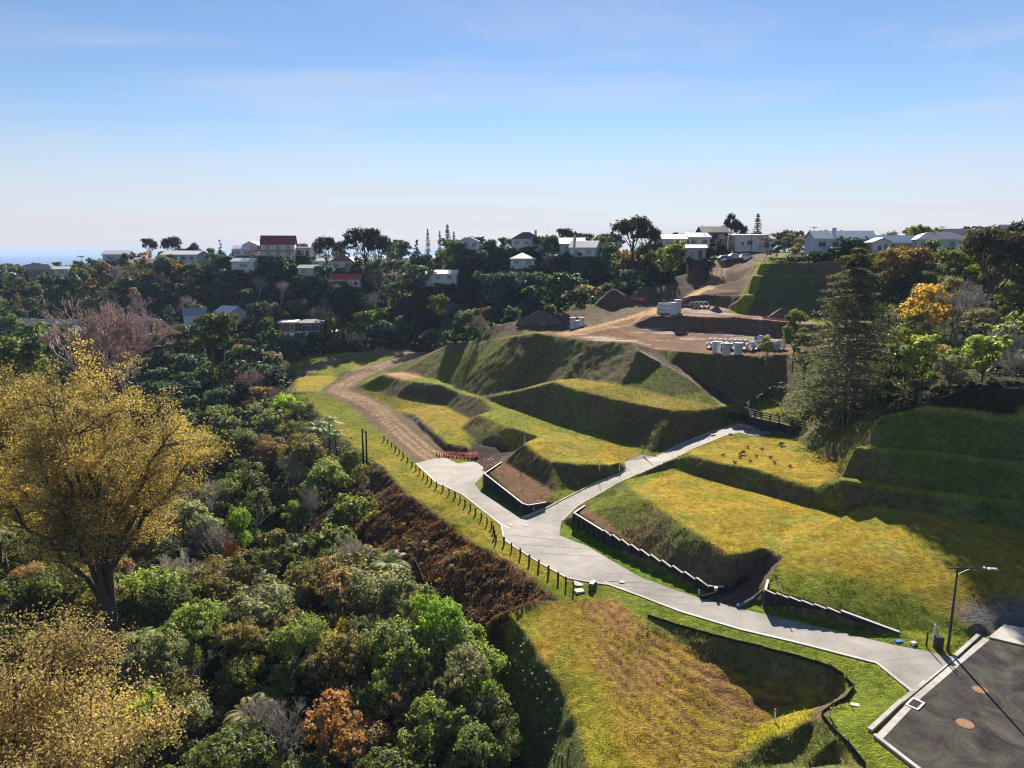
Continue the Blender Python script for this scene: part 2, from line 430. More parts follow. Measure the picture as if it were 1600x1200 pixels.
# embankments left of the haul track
line3([atY(768,531,163), atY(820,522,158), atY(880,514,160), atY(930,503,166)])
line3([atY(772,507,170), atY(800,503,169), atY(850,501,169)])
line3([atY(878,488,176), atY(900,476,182), atY(975,483,176), atY(1000,479,178)])
line3([atY(985,465,190), atY(1000,452,193), atY(1040,450,192), atY(1062,452,194)])
pts(atY(870,500,172), atY(920,492,173), atY(1010,470,184), atY(960,475,186))
# far side bench above the gully
L((470,560,-1.0),(520,549,.2),(580,546,1.0),(640,545,1.7)); L((440,578,-2.2),(465,588,-2.2),(520,586,-2.0),(530,592,-1.9),(495,612,-2.2),(458,612,-2.6))
L((468,583,-1.4),(520,567,-.6),(560,557,.2),(600,551,1.0)); L((527,590,-1.8),(545,577,.1),(580,573,.2),(590,568,.2))
pts(atY(700,538,176), atY(740,532,170))
# --- rough country round the works
for p in ((0,12,-12),(8,26,-9),(20,12,-8),(45,12,-2),(70,30,0),(-14,36,-11),(-30,30,-9),(-60,20,-8),(-110,20,-12),(-14,56,-11),(-28,56,-10),(-50,60,-7),(-85,60,-4),(-140,70,-4),
          (-24,80,-12),(-45,90,-10),(-75,95,-5),(-120,110,0),(-40,112,-11.5),(-65,125,-8),(-100,140,-9),(-150,150,0),(-58,150,-9),(-85,170,-9.5),(-130,190,-3),(-200,190,4),
          (-62,185,-6),(-80,205,-5),(-60,222,-4.5),(-20,212,-2.5),(0,190,2),(10,205,3),(-100,222,-4),(-150,232,-2),(-210,240,2),
          (-100,245,3),(-60,243,2),(-140,250,6),(-200,262,8),(-20,238,1),(15,225,7),
          (-75,262,14),(-40,258,11),(-5,250,9),(-110,270,16),(-150,275,16),(-210,290,18),(35,225,13),(20,245,14),(45,240,19),
          (-65,280,24),(-30,280,20),(0,275,18),(30,265,22),(-105,292,24.5),(-150,300,22),(-220,315,22),(-80,310,27),(-30,310,25),(20,300,25.5),(-300,300,18),(-300,220,8),
          (60,230,26.5),(75,240,28.5),(110,250,29.5),(150,230,30),(200,210,30),(95,205,28.4),(120,200,29.3),(150,190,29.5),(60,214,25.5),(55,205,20),
          (70,140,14.5),(90,130,19),(120,120,22),(80,110,14.5),(110,90,17),(160,120,26),(160,60,12),(120,50,5),(110,160,24),(140,160,28),(85,165,17.5),(80,190,26.5),(200,100,24),(240,160,30),
          (0,400,25.5),(-120,400,25),(-260,420,18),(-400,380,10),(150,400,30),(350,350,31),(350,150,28),(350,0,10),(-350,150,6),(-300,0,-5),(150,-40,-2),(-150,-60,-15),(0,-60,-14),
          (-420,600,0),(-250,620,14),(-100,620,25),(100,620,27),(400,600,32),(-900,900,-48),(-500,900,-47),(-250,1000,-20),(0,1100,24),(500,1100,30),(1200,900,30),(1200,0,10),(-1200,0,-20),(-1200,-300,-25),(1200,-300,0),
          (-1200,1500,-55),(-300,1500,-52),(100,1800,10),(1200,1800,25)):
    TV.append(p)
for p in ((-3000,-400,-40),(3000,-400,10),(3000,3000,20),(-3000,3000,-60),(0,3000,0)): TV.append(p)

for q in ((437,402,275),(474,400,280),(385,421,268),(540,449,262),(538,420,276),(486,431,265),(505,420,276),(688,441,252),(816,417,246),(812,441,238),(822,387,262),(893,397,240),(914,402,236),(735,385,262),
          (1050,390,232),(1086,387,236),(1086,404,218),(1112,379,246),(1166,393,242),(1311,391,193),(1394,397,188),(1463,392,186),(1590,394,150),(62,435,300),(8,440,292),(186,409,310),(290,410,292),
          (82,520,224),(12,514,228),(234,525,214),(362,507,228),(305,510,226),(476,521,226),(529,531,222)):
    p = atY(*q); TV.extend([(p[0] - 3, p[1] - 2.5, p[2] - .15), (p[0] + 3, p[1] - 2.5, p[2] - .15), (p[0], p[1] + 3, p[2])])
def build_tin():
    v2 = [Vector((p[0], p[1])) for p in TV]
    ov, oe, of, ids, eids, fids = delaunay_2d_cdt(v2, TE, [], 0, 0.02, True)
    zin = np.array([p[2] for p in TV])
    Z = np.zeros(len(ov)); known = np.zeros(len(ov), bool)
    for i, src in enumerate(ids):
        if len(src): Z[i] = max(zin[s] for s in src) if len(src) > 1 else zin[src[0]]; known[i] = True
    P = np.array([(q.x, q.y) for q in ov])
    # a vertex where two lines crossed: mean of the heights the crossing lines have there
    for i in np.where(~known)[0]:
        zs = []
        for (a, b) in TE:
            A, B = np.array(TV[a]), np.array(TV[b]); d = B[:2] - A[:2]; l2 = d @ d
            if l2 < 1e-9: continue
            t = ((P[i] - A[:2]) @ d) / l2
            if -.01 <= t <= 1.01 and np.linalg.norm(A[:2] + t * d - P[i]) < 0.05: zs.append(A[2] + t * (B[2] - A[2]))
        Z[i] = np.mean(zs) if zs else Z[known][np.argmin(((P[known] - P[i]) ** 2).sum(1))]
    return P, Z, [tuple(f) for f in of], int((~known).sum())
TP, TZ, TF, n_cross = build_tin()

def axis(segs):
    out = [segs[0][0]]
    for a, b, s in segs:
        n = max(1, int(round((b - a) / s))); out += list(np.linspace(a, b, n + 1)[1:])
    return np.array(out)
GX = np.unique(np.concatenate([-axis([(75, 140, 1.3), (140, 300, 6), (300, 3000, 150)])[::-1], axis([(-75, -22, .8), (-22, 62, .26), (62, 110, .8), (110, 150, 1.6), (150, 330, 6), (330, 3000, 150)])]))
GY = axis([(-400, 0, 60), (0, 32, 1.6), (32, 112, .26), (112, 180, .6), (180, 240, 1.0), (240, 330, 2.0), (330, 700, 12), (700, 3000, 120)])
def rasterise():
    H = np.full((len(GY), len(GX)), np.nan)
    for f in TF:
        for k in range(1, len(f) - 1):
            a, b, c = f[0], f[k], f[k + 1]
            A, B, C = TP[a], TP[b], TP[c]
            x0, x1 = min(A[0], B[0], C[0]), max(A[0], B[0], C[0]); y0, y1 = min(A[1], B[1], C[1]), max(A[1], B[1], C[1])
            i0, i1 = np.searchsorted(GX, x0 - 1e-6), np.searchsorted(GX, x1 + 1e-6); j0, j1 = np.searchsorted(GY, y0 - 1e-6), np.searchsorted(GY, y1 + 1e-6)
            if i1 <= i0 or j1 <= j0: continue
            X, Y = np.meshgrid(GX[i0:i1], GY[j0:j1])
            d = (B[1] - C[1]) * (A[0] - C[0]) + (C[0] - B[0]) * (A[1] - C[1])
            if abs(d) < 1e-12: continue
            u = ((B[1] - C[1]) * (X - C[0]) + (C[0] - B[0]) * (Y - C[1])) / d
            v = ((C[1] - A[1]) * (X - C[0]) + (A[0] - C[0]) * (Y - C[1])) / d
            w = 1 - u - v; m = (u >= -1e-7) & (v >= -1e-7) & (w >= -1e-7)
            sub = H[j0:j1, i0:i1]; sub[m] = (u * TZ[a] + v * TZ[b] + w * TZ[c])[m]
    H[np.isnan(H)] = -10
    return H
HT = rasterise()
def blur(A, n=1):
    for _ in range(n):
        A = np.concatenate([A[:1], (A[:-2] + 2 * A[1:-1] + A[2:]) / 4, A[-1:]], 0)
        A = np.concatenate([A[:, :1], (A[:, :-2] + 2 * A[:, 1:-1] + A[:, 2:]) / 4, A[:, -1:]], 1)
    return A
XX, YY = np.meshgrid(GX, GY)

def ground_z(x, y):
    i = int(np.clip(np.searchsorted(GX, x) - 1, 0, len(GX) - 2)); j = int(np.clip(np.searchsorted(GY, y) - 1, 0, len(GY) - 2))
    u = (x - GX[i]) / (GX[i + 1] - GX[i]); v = (y - GY[j]) / (GY[j + 1] - GY[j])
    return float((HT[j, i] * (1 - u) + HT[j, i + 1] * u) * (1 - v) + (HT[j + 1, i] * (1 - u) + HT[j + 1, i + 1] * u) * v)
def ground_np(x, y):
    i = np.clip(np.searchsorted(GX, x) - 1, 0, len(GX) - 2); j = np.clip(np.searchsorted(GY, y) - 1, 0, len(GY) - 2)
    u = (x - GX[i]) / (GX[i + 1] - GX[i]); v = (y - GY[j]) / (GY[j + 1] - GY[j])
    return (HT[j, i] * (1 - u) + HT[j, i + 1] * u) * (1 - v) + (HT[j + 1, i] * (1 - u) + HT[j + 1, i + 1] * u) * v
def hit(px, py, far=700.0):                     # where a sight line meets the ground
    v = ray(px, py); ts = np.concatenate([np.arange(15, 250, .25), np.arange(250, far, 1.0)])
    z = CAM_H + v[2] * ts - ground_np(v[0] * ts, v[1] * ts)
    k = np.argmax(z < 0)
    if z[k] >= 0: k = len(ts) - 1
    a, b = ts[max(k - 1, 0)], ts[k]
    for _ in range(20):
        m = (a + b) / 2
        if CAM_H + v[2] * m > ground_z(v[0] * m, v[1] * m): a = m
        else: b = m
    return (v[0] * b, v[1] * b, ground_z(v[0] * b, v[1] * b))
def in_poly(poly, x, y):
    ins = np.zeros(np.shape(x), bool); n = len(poly); j = n - 1
    for i in range(n):
        xi, yi = poly[i][0], poly[i][1]; xj, yj = poly[j][0], poly[j][1]
        with np.errstate(divide='ignore', invalid='ignore'):
            ins ^= ((yi > y) != (yj > y)) & (x < (xj - xi) * (y - yi) / (yj - yi + 1e-12) + xi)
        j = i
    return ins
def dist_line(line, x, y):
    d = np.full(np.shape(x), 1e9)
    for a, b in zip(line[:-1], line[1:]):
        dx, dy = b[0] - a[0], b[1] - a[1]; l2 = dx * dx + dy * dy + 1e-9
        t = np.clip(((x - a[0]) * dx + (y - a[1]) * dy) / l2, 0, 1)
        d = np.minimum(d, np.hypot(x - a[0] - t * dx, y - a[1] - t * dy))
    return d
# ------------------------------------------------------------------ ground: albedo by land use, one sheet
def hp(*p): return [hit(*q) for q in p]
DRIVE = pDS + pDB[::-1] + pDN[::-1]
drive_in = in_poly(DRIVE, XX, YY)
SITE = hp((455,616),(438,578),(470,553),(640,545)) + [atY(768,531,163), atY(772,507,170), atY(880,486,177), atY(990,452,193), atY(1062,450,195), atY(1088,404,216), (60,226,27), (90,226,28), (62,182,27), (84,177,28), (76,150,15), (56,126,11), (50,112,8), (52,100,8)] + \
    [R3[0], R3[1], R3[3], (90,72,12), (120,30,0), (60,-20,0), (6,22,-4)] + FL[::-1] + VG[::-1]
nx1, ny1 = (fbm(XX * .45, YY * .45, 3, 5) - .5), (fbm(XX * .45, YY * .45, 3, 9) - .5)
def zone(poly, soft=.5, amp=2.0):
    out = np.zeros(XX.shape); q = soft + amp
    px, py = [p[0] for p in poly], [p[1] for p in poly]
    i0, i1 = np.searchsorted(GX, (min(px) - q, max(px) + q)); j0, j1 = np.searchsorted(GY, (min(py) - q, max(py) + q))
    s = (slice(j0, j1), slice(i0, i1))
    x, y = XX[s] + nx1[s] * amp, YY[s] + ny1[s] * amp
    ins = in_poly(poly, x, y)
    d = dist_line(list(poly) + [poly[0]], x, y)
    out[s] = np.clip(np.where(ins, .5 + d / (2 * soft), .5 - d / (2 * soft)), 0, 1)
    return out
def band(line, w, soft=.4, amp=1.2):
    out = np.zeros(XX.shape); q = w / 2 + soft + amp
    px, py = [p[0] for p in line], [p[1] for p in line]
    i0, i1 = np.searchsorted(GX, (min(px) - q, max(px) + q)); j0, j1 = np.searchsorted(GY, (min(py) - q, max(py) + q))
    s = (slice(j0, j1), slice(i0, i1))
    x, y = XX[s] + nx1[s] * amp, YY[s] + ny1[s] * amp
    out[s] = np.clip((w / 2 - dist_line(line, x, y)) / soft + .5, 0, 1)
    return out
ALB = np.zeros(XX.shape + (3,)); ALB[:] = (.030, .030, .016)
def paint(mask, col, mul=1.0):
    m = (np.clip(mask, 0, 1) * mul)[..., None]; ALB[:] = ALB * (1 - m) + np.array(col) * m
big = fbm(XX * .07, YY * .07, 4, 3); mid = fbm(XX * .35, YY * .35, 4, 21); fine = fbm(XX * 1.3, YY * 1.3, 3, 33)
gyy, gxx = np.gradient(HT, GY, GX); SLOPE = np.hypot(gxx, gyy)
GOLD, STRAW, LIME, GREEN, WEED = (.315, .228, .022), (.34, .245, .075), (.195, .215, .016), (.085, .11, .016), (.090, .080, .034)
DIRT, TAN, UMBER, MUD = (.27, .165, .085), (.40, .27, .155), (.105, .062, .040), (.125, .085, .072)
site = zone(SITE, 1.0, 3.0)
# flat ground dries off gold, cut faces carry weeds and bare earth
paint(site, GREEN)
flat = 1 - smooth01(SLOPE, .16, .42)
paint(site * flat, LIME, .75)
steep = smooth01(SLOPE, .35, .6)
paint(site * steep, (.155, .130, .058)); paint(site * steep * smooth01(mid, .50, .64), (.125, .165, .034), .85); paint(site * steep * smooth01(big + .2 * fine, .52, .72), (.13, .092, .060), .8)
gold = lambda poly, m=1.0, a=.28: (paint(zone(poly, .5, 1.0) * (.55 + .45 * flat), GOLD, m), paint(zone(poly, .5, 1.0) * flat * smooth01(.6 * mid + .4 * big, .42, .62), STRAW, .55), paint(zone(poly) * smooth01(fine * .4 + mid * .6, .48, .64), LIME, .8))
gold(hp((985,765),(1016,781),(1050,809),(1094,837),(1141,867),(1182,861),(1222,871),(1310,815),(1340,795),(1255,790),(1180,768),(1080,742),(1050,730)))
gold(hp((1080,711),(1120,721),(1180,731),(1230,749),(1275,761),(1310,748),(1310,724),(1240,688),(1181,684),(1130,684),(1070,706)))
gold(hp((1348,787),(1257,857),(1212,886),(1230,905),(1320,915),(1400,935),(1480,960),(1540,985),(1600,975),(1700,960),(1700,850),(1525,818)), .85)
gold([L1C[0], L1C[2], L1C[4], at(1002,711,.9)] + LBK[2:6][::-1] + [L2C[3], L2C[2], L2C[0]])
gold(L3C[1:] + HB2[::-1]); gold([at(790,616,3.2), L3C[0], L3C[1], HB2[0], at(840,602,5)])
gold(Y1[:8] + [at(740,698,-1.7), at(700,693,-1.9), at(668,668,-1.8), at(595,642,-2)] + hp((556,620)))
gold(hp((458,590),(520,587),(528,591),(495,611),(458,612)))
paint(zone(hp((820,550),(835,522),(870,527),(840,556),(800,600),(760,618),(690,592),(640,572),(700,546))) , (.13,.15,.022), .6)
paint(zone([atY(700,570,168), atY(760,560,160), atY(790,580,152), atY(760,612,150), atY(700,590,160)], 4, 4), (.20,.20,.03), .5)
# lawns beside the concrete
paint(zone(VG[:-1] + [at(900,912,-1.4)] + pDS[8:] , .4, .6), (.26, .215, .022)); paint(zone(VG[:-1] + pDS[8:], .5) * smooth01(mid, .45, .6), (.17,.18,.018), .8)
paint(zone(hp((930,914),(1062,957),(1156,985),(1250,1007),(1370,1038),(1424,1083),(1361,1144),(1440,1210),(1340,1190),(1292,1118),(1330,1080),(1308,1046),(1250,1030),(1130,998),(1020,966),(950,932)), .4, .6), (.145, .185, .020))
paint(zone(W2B + [at(1097,934,-.7), at(1000,902,-1), at(950,873,-1.2), at(895,845,-1.5), at(876,836,-1.6), at(878,815,-1.6)], .3, .3), (.11, .18, .014))
paint(zone(W1B[:3] + [at(815,810,-1.95), at(752,770,-2.45), at(742,757,-2.6)], .3, .3), (.11, .18, .014))
paint(zone(W3B + [at(1460,1020,0), at(1400,1009,-.1), at(1300,985,-.25), at(1156,951,-.5), at(1180,935,-.3)], .3, .3), (.12, .185, .016))
paint(zone(hp((1205,902),(1260,925),(1320,945),(1410,985),(1500,1015),(1530,992),(1470,960),(1390,920),(1290,895),(1230,890)), .8), (.165, .20, .018), .85)
paint(zone(hp((1420,940),(1500,975),(1540,985),(1600,972),(1560,950),(1490,930),(1400,905)), 1.2) * smooth01(mid, .35, .6), DIRT, .8)
paint(zone(hp((1500,960),(1545,995),(1640,985),(1640,940),(1560,935)), .8), (.16, .15, .145))
# bare earth
paint(zone([W1T[0], W1T[1], W1T[2], W1T[3], W1T[4], B1[2], B1[1], B1[0]], .3, .5), (.15, .082, .048))
paint(zone([W2T[0], W2T[1]] + W2T[2:6] + S2[::-1], .25, .4), (.17, .095, .055))
paint(zone(hp((1097,936),(1152,951),(1175,930),(1190,915),(1215,884),(1222,871),(1199,858),(1182,861),(1150,876),(1140,915)), .25, .4), (.12, .085, .066))
paint(zone(hp((735,702),(752,730),(785,722),(818,699),(795,702),(745,692)), .4), (.085, .06, .055))
paint(zone(hp((700,712),(752,715),(740,700),(700,694),(668,668),(655,672)), .4), UMBER)
paint(zone(hp((657,650),(636,648),(640,662),(668,690),(690,690),(668,668)), .6), (.22, .175, .135))
paint(zone(K5[1:3] + hp((660,590),(655,584),(612,582)), .4), (.40, .23, .12)); paint(zone(hp((545,577),(580,573),(592,568),(560,572)), .4), (.36,.22,.14), .8)
TRACK = [((a[0] + b[0]) / 2, (a[1] + b[1]) / 2) for a, b in zip(TRK_R, TRK_L)]
paint(zone(TRK_R + TRK_L[::-1], .6, 1.0), (.155, .108, .080))
paint(zone([at(470,585,-1.4), at(520,568,-.6), at(565,556,.2), at(640,551,1.6), at(640,545,1.7), at(560,552,.5), at(515,561,-.5), at(462,580,-1.6)], .6), (.25, .185, .13))
UP = [H2[3], H2[4], PATHL[0]] + PF + [(60,128,12), (62,150,14), (66,164,17), (56,170,18), (60,190,24), (84,224,28), (62,226,28), (54,206,22), (40,194,20)] + [atY(960,470,184), atY(880,512,162), atY(840,520,152), H2[2]]
up = zone(UP, 1.0, 2.5)
paint(up, (.165, .086, .056)); paint(up * smooth01(mid, .52, .66), (.25, .135, .078), .6); paint(up * smooth01(fbm(XX * .16, YY * .5, 3, 71), .58, .66) * flat, (.42, .36, .31), .8)
paint(up * steep, (.17, .105, .072), .8)
TSTACK = [T0[0], T0[3], (90,166,18), (92,178,28), T3[2], T3[0]]
ts = zone(TSTACK, .5, .8); paint(ts, (.095, .115, .050)); paint(ts * smooth01(fbm(XX * .1, YY * .1, 3, 81), .48, .62), (.17, .092, .066), .85)
for cl in (T1, T2, T3): paint(band([(p[0], p[1] + .6) for p in cl], 1.5, .4, .3), (.17, .16, .06), .8)
rs = zone(list(R0) + list(R3)[::-1], .5, .6); paint(rs * steep, (.115, .170, .034), .8); paint(rs * steep * smooth01(big, .5, .62), (.14, .10, .06), .6)
for cl in (R1, R2, R3): paint(band([(p[0], p[1] + .35) for p in cl], 1.0, .3, .3), (.24, .27, .05), .8)
for cl in (M3C, L3C, L1C, L2C): paint(band([(p[0], p[1] + .1) for p in cl], .5, .3, .3), (.25, .25, .04), .55)
paint(band([T0[0], T1[0], T2[0], T3[0]], 4.0, .5), (.23, .25, .02))
paint(zone([(38,186), (46,178), (56,176), (63,186), (66,200), (80,222), (66,230), (56,226), (52,206), (44,196)], 1.0, 1.5), (.115, .066, .048), .9)
paint(band([(p[0], p[1]) for p in TK], 5.0, .7), (.46, .285, .135)); paint(zone([(p[0], p[1]) for p in TK[7:]] + [(84,226), (60,206)], 1.0), (.16, .105, .085), .5)
paint(band([((a[0] + b[0]) / 2, (a[1] + b[1]) / 2) for a, b in zip(PATHL, PATHR)], 3.0, .5, .6), (.105, .075, .078))
paint(band(PATHL, .5, .3, .2), (.40, .30, .16))
emb = [atY(768,531,163), atY(772,507,170), atY(878,488,176), atY(985,465,190), atY(1000,452,193), atY(1062,452,194), atY(1000,490,168), atY(900,515,156)]
paint(zone(emb, 1.0), (.125, .082, .055)); paint(zone(emb, 1.0) * smooth01(mid, .5, .6), (.10, .11, .035), .7)
paint(zone([(50,198,20), (58,206,24), (57,216,27), (62,214,27), (62,204,23), (54,194,20)], .6), (.12, .075, .055))
# wheel ruts: paired bright lines on the tracks
def off(line, d):
    o = []
    for i, p in enumerate(line):
        a, b = line[max(i - 1, 0)], line[min(i + 1, len(line) - 1)]
        t = math.atan2(b[1] - a[1], b[0] - a[0]); o.append((p[0] - math.sin(t) * d, p[1] + math.cos(t) * d))
    return o
RUTS = np.zeros(XX.shape)
for ln in (TRACK, [(p[0], p[1]) for p in TK]):
    for d in (-1.5, -.1, 1.2):
        m = band(off(ln, d), .8, .5, .5) * (.5 + mid); paint(m, TAN, .75); RUTS += m
# foreground lot: worked soil with tyre sweeps, grass along the crest
FPOLY = FL[:4] + [at(1140,1200,-3.1), at(1225,1112,-3.05)] + FT[:6][::-1] + [at(960,936,-1.35), at(870,940,-1.75)]
f = zone(FPOLY, .4, .8)
paint(f, (.285, .205, .028)); bare = smooth01(fbm(XX * .25, YY * .12, 4, 41) + .4 * (fine - .5), .47, .66)
dl = dist_line(FL, XX, YY)
paint(f * bare * smooth01(dl, 2.0, 4.5) , (.27, .155, .062), .8)
swp = .5 + .5 * np.sin(2 * math.pi * (np.hypot(XX - 30, YY - 66) + 2.2 * nx1 + 1.5 * np.sin(XX * .35)) / 1.15)
SWP = f * smooth01(dl, 3, 5) * smooth01(swp, .55, 1) * smooth01(big + .3 * mid, .40, .6); paint(SWP, (.17, .097, .045), .85)
paint(f * (1 - smooth01(dl, 1.5, 4.0)) * smooth01(mid, .3, .5), (.20, .21, .02), .8)
face = zone([(p[0] - 3.2, p[1] - 1) for p in FL] + FL[::-1], .3, .6); paint(face, (.115, .145, .045))
cut = zone(FT[:6] + FC[::-1], .3, .4)
paint(cut, (.14, .14, .048)); paint(zone(hp((1322,1078),(1290,1102),(1235,1140),(1180,1168),(1165,1150),(1222,1112),(1272,1088)), .4), (.30, .26, .022))
paint(zone(hp((1285,1120),(1310,1150),(1350,1200),(1390,1260),(1180,1260),(1165,1200),(1185,1170),(1240,1142)), .4), (.12, .135, .035)); paint(zone(hp((1285,1120),(1310,1150),(1350,1200),(1240,1200),(1240,1142)), .4) * smooth01(mid, .5, .6), (.15, .105, .06), .7)
# mulched planting bank
MUL = [p for p in VG[4:]] + [FL[0], (FL[0][0] - 3.2, FL[0][1] - 1, -6)] + [(p[0] - 10, p[1] - 6.2, p[2] - 7) for p in VG[4:-1]][::-1]
mu = zone(MUL, .5, 1.0); paint(mu, (.052, .034, .024)); paint(mu * smooth01(fbm(XX * .9, YY * .9, 3, 55), .5, .62), (.20, .105, .045), .75)
paint(mu * smooth01(big, .55, .68), (.30, .16, .06), .6)
paint(drive_in.astype(float), (.2, .19, .18))
# fine relief of clods, tussock and ruts, then lower the sheet under the slabs
near = (1 - smooth01(YY, 150, 260))
HT += near * ((fine - .5) * .07 + (mid - .5) * .12) * np.where(drive_in, 0, 1) * (.5 + .9 * steep) * smooth01(dist_line(DRIVE, XX, YY), .2, 1.2)
HT += near * steep * site * (fbm(XX * .9, YY * .9, 3, 91) - .5) * .32
HT -= mu * ((fbm(XX * .9, YY * .9, 3, 95) - .5) * .45 + (fbm(XX * 2.2, YY * 2.2, 2, 97) - .5) * .4)
rough = (1 - site); HT += rough * (fbm(XX * .15, YY * .15, 3, 61) - .5) * 1.5 * smooth01(YY, 5, 30)
HT -= RUTS * .07; HT -= SWP * .10
ROADP = [at(*q) for q in ROAD]
road_in = in_poly(ROADP, XX, YY)
HT = np.where(drive_in, HT - .10, HT); HT = np.where(road_in, -.12, HT)
kd = dist_line([at(1361,1146,0), at(1425,1086,0), at(1492,1030,0), at(1537,994,0)], XX, YY); kd2 = dist_line([at(1361,1146,0), at(1437,1204,0), at(1545,1290,0)], XX, YY)
HT = np.where(np.minimum(kd, kd2) < .75, np.minimum(HT, -.06), HT)
HT = np.where(in_poly([at(1540,1000,0), at(1567,972,0), at(1640,986,0), at(1800,1020,0), at(1800,1050,0), at(1600,1012,0)], XX, YY), -.05, HT)
gxi, gyi = np.meshgrid(np.arange(len(GX) - 1), np.arange(len(GY) - 1)); ga = (gyi * len(GX) + gxi).ravel()
GF = np.stack([ga, ga + 1, ga + 1 + len(GX), ga + len(GX)], 1)

m_ground, nt, b = nodes_mat("earth_and_grass")
at_n = nt.nodes.new("ShaderNodeAttribute"); at_n.attribute_name = "albedo"
n1 = add_noise(nt, 1.6, 6, .65); n2 = add_noise(nt, .25, 4, .6); n3 = add_noise(nt, 7.0, 3, .6)
c = mixc(nt, 1.0, at_n.outputs["Color"], ramp(nt, n1, [(.28, .48), (.5, .95), (.75, 1.55)]), 'MULTIPLY')
c = mixc(nt, 1.0, c, ramp(nt, n2, [(.3, (.80, .86, .8)), (.7, (1.18, 1.1, 1.1))]), 'MULTIPLY')
c = mixc(nt, 1.0, c, ramp(nt, n3, [(.3, .70), (.7, 1.3)]), 'MULTIPLY')
nt.links.new(c, b.inputs["Base Color"]); b.inputs["Roughness"].default_value = .95; b.inputs["Specular IOR Level"].default_value = .05
bn = nt.nodes.new("ShaderNodeMath"); bn.operation = 'ADD'; nt.links.new(n1, bn.inputs[0]); nt.links.new(n3, bn.inputs[1])
add_bump(nt, b, bn.outputs[0], .9, .26)
ground_me = np_mesh("ground", np.stack([XX, YY, HT], -1).reshape(-1, 3), GF, True, {"albedo": ALB.reshape(-1, 3)})
tag(link("ground", ground_me, m_ground), kind="structure")

# sea beyond the headland
m_sea, nt, b = nodes_mat("sea_water")
b.inputs["Base Color"].default_value = (.05, .13, .30, 1); b.inputs["Roughness"].default_value = .6; b.inputs["Specular IOR Level"].default_value = .12
add_bump(nt, b, add_noise(nt, .02, 5, .6, stretch=(1, 4, 1)), .5, 2.0)
tag(MB().poly([(-30000, 700, -46), (30000, 700, -46), (30000, 30000, -46), (-30000, 30000, -46)]).build("sea", m_sea), kind="structure")

# ------------------------------------------------------------------ concrete and asphalt
def concrete(name, col, scale=.6, streak=0.25):
    m, nt, b = nodes_mat(name)
    a, c2, d = add_noise(nt, scale, 6, .65), add_noise(nt, .12, 3, .5), add_noise(nt, 14, 2, .5)
    lo = tuple(k * (1 - streak) for k in col); hi = tuple(k * (1 + streak * .6) for k in col)
    c = mixc(nt, 1.0, ramp(nt, a, [(.3, lo), (.65, hi)]), ramp(nt, c2, [(.32, (.70, .69, .69)), (.5, (.95, .945, .94)), (.68, (1.10, 1.09, 1.07))]), 'MULTIPLY')
    c = mixc(nt, 1.0, c, ramp(nt, d, [(.3, .88), (.7, 1.1)]), 'MULTIPLY')
    nt.links.new(c, b.inputs["Base Color"]); b.inputs["Roughness"].default_value = .85; b.inputs["Specular IOR Level"].default_value = .2
    add_bump(nt, b, d, .25, .02)
    return m
m_conc = concrete("broomed_concrete", (.265, .25, .24), .5, .24)
m_kerb = concrete("kerb_concrete", (.42, .405, .38), 1.5, .25)
m_white = concrete("pale_concrete", (.50, .475, .44), 1.2, .2)
def slab(name, outline, mat, lift, thick=.18, parent=None):
    n = len(outline)
    ov, oe, of, ids, _, _ = delaunay_2d_cdt([Vector(p[:2]) for p in outline], [(i, (i + 1) % n) for i in range(n)], [], 0, .001, True)
    z = [max(outline[k][2] for k in s) if len(s) else 0 for s in ids]
    mb = MB(); mb.v = [(p.x, p.y, z[i] + lift) for i, p in enumerate(ov)]; mb.f = [tuple(f) for f in of if in_poly(outline, np.array([sum(ov[k].x for k in f) / len(f)]), np.array([sum(ov[k].y for k in f) / len(f)]))[0]]
    for i in range(n):
        p, q = outline[i], outline[(i + 1) % n]
        mb.poly([(p[0], p[1], p[2] + lift), (p[0], p[1], p[2] - thick), (q[0], q[1], q[2] - thick), (q[0], q[1], q[2] + lift)])
    return mb.build(name, mat, parent)
def densify(line, step=1.0):
    o = [tuple(line[0])]
    for a, b in zip(line[:-1], line[1:]):
        n = max(1, int(math.dist(a[:2], b[:2]) / step))
        o += [tuple(a[k] + (b[k] - a[k]) * i / n for k in range(len(a))) for i in range(1, n + 1)]
    return o
def strip(name, line, w, mat, lift, h=.0, parent=None, side=0.0):
    """ribbon with a little height along a 3-d line"""
    ln = densify(line, 1.0); A, B = off(ln, side - w / 2), off(ln, side + w / 2); mb = MB()
    for i in range(len(ln) - 1):
        z0, z1 = ln[i][2] + lift, ln[i + 1][2] + lift
        mb.hexa([(*A[i], z0 - .15), (*A[i + 1], z1 - .15), (*B[i + 1], z1 - .15), (*B[i], z0 - .15), (*A[i], z0 + h), (*A[i + 1], z1 + h), (*B[i + 1], z1 + h), (*B[i], z0 + h)])
    return mb.build(name, mat, parent)
drive = tag(slab("driveway", DRIVE, m_conc, .03), kind="structure")
strip("edge_strip", pDS[:7] + [at(887,875,-1.5), at(828,838,-1.85), pDS[12]] + pDS[13:], .26, m_white, .035, .012, drive)
strip("edge_strip", pDS[6:13], .16, m_white, .035, .012, drive)
strip("edge_strip", pDB[1:5], .16, m_white, .035, .05, drive); strip("edge_strip", pDB[7:13], .18, m_white, .035, .10, drive)
strip("edge_strip", pDN[13:20], .14, m_white, .035, .012, drive)
m_joint = simple("joint_sealant", (.20, .19, .18), .9, .2)
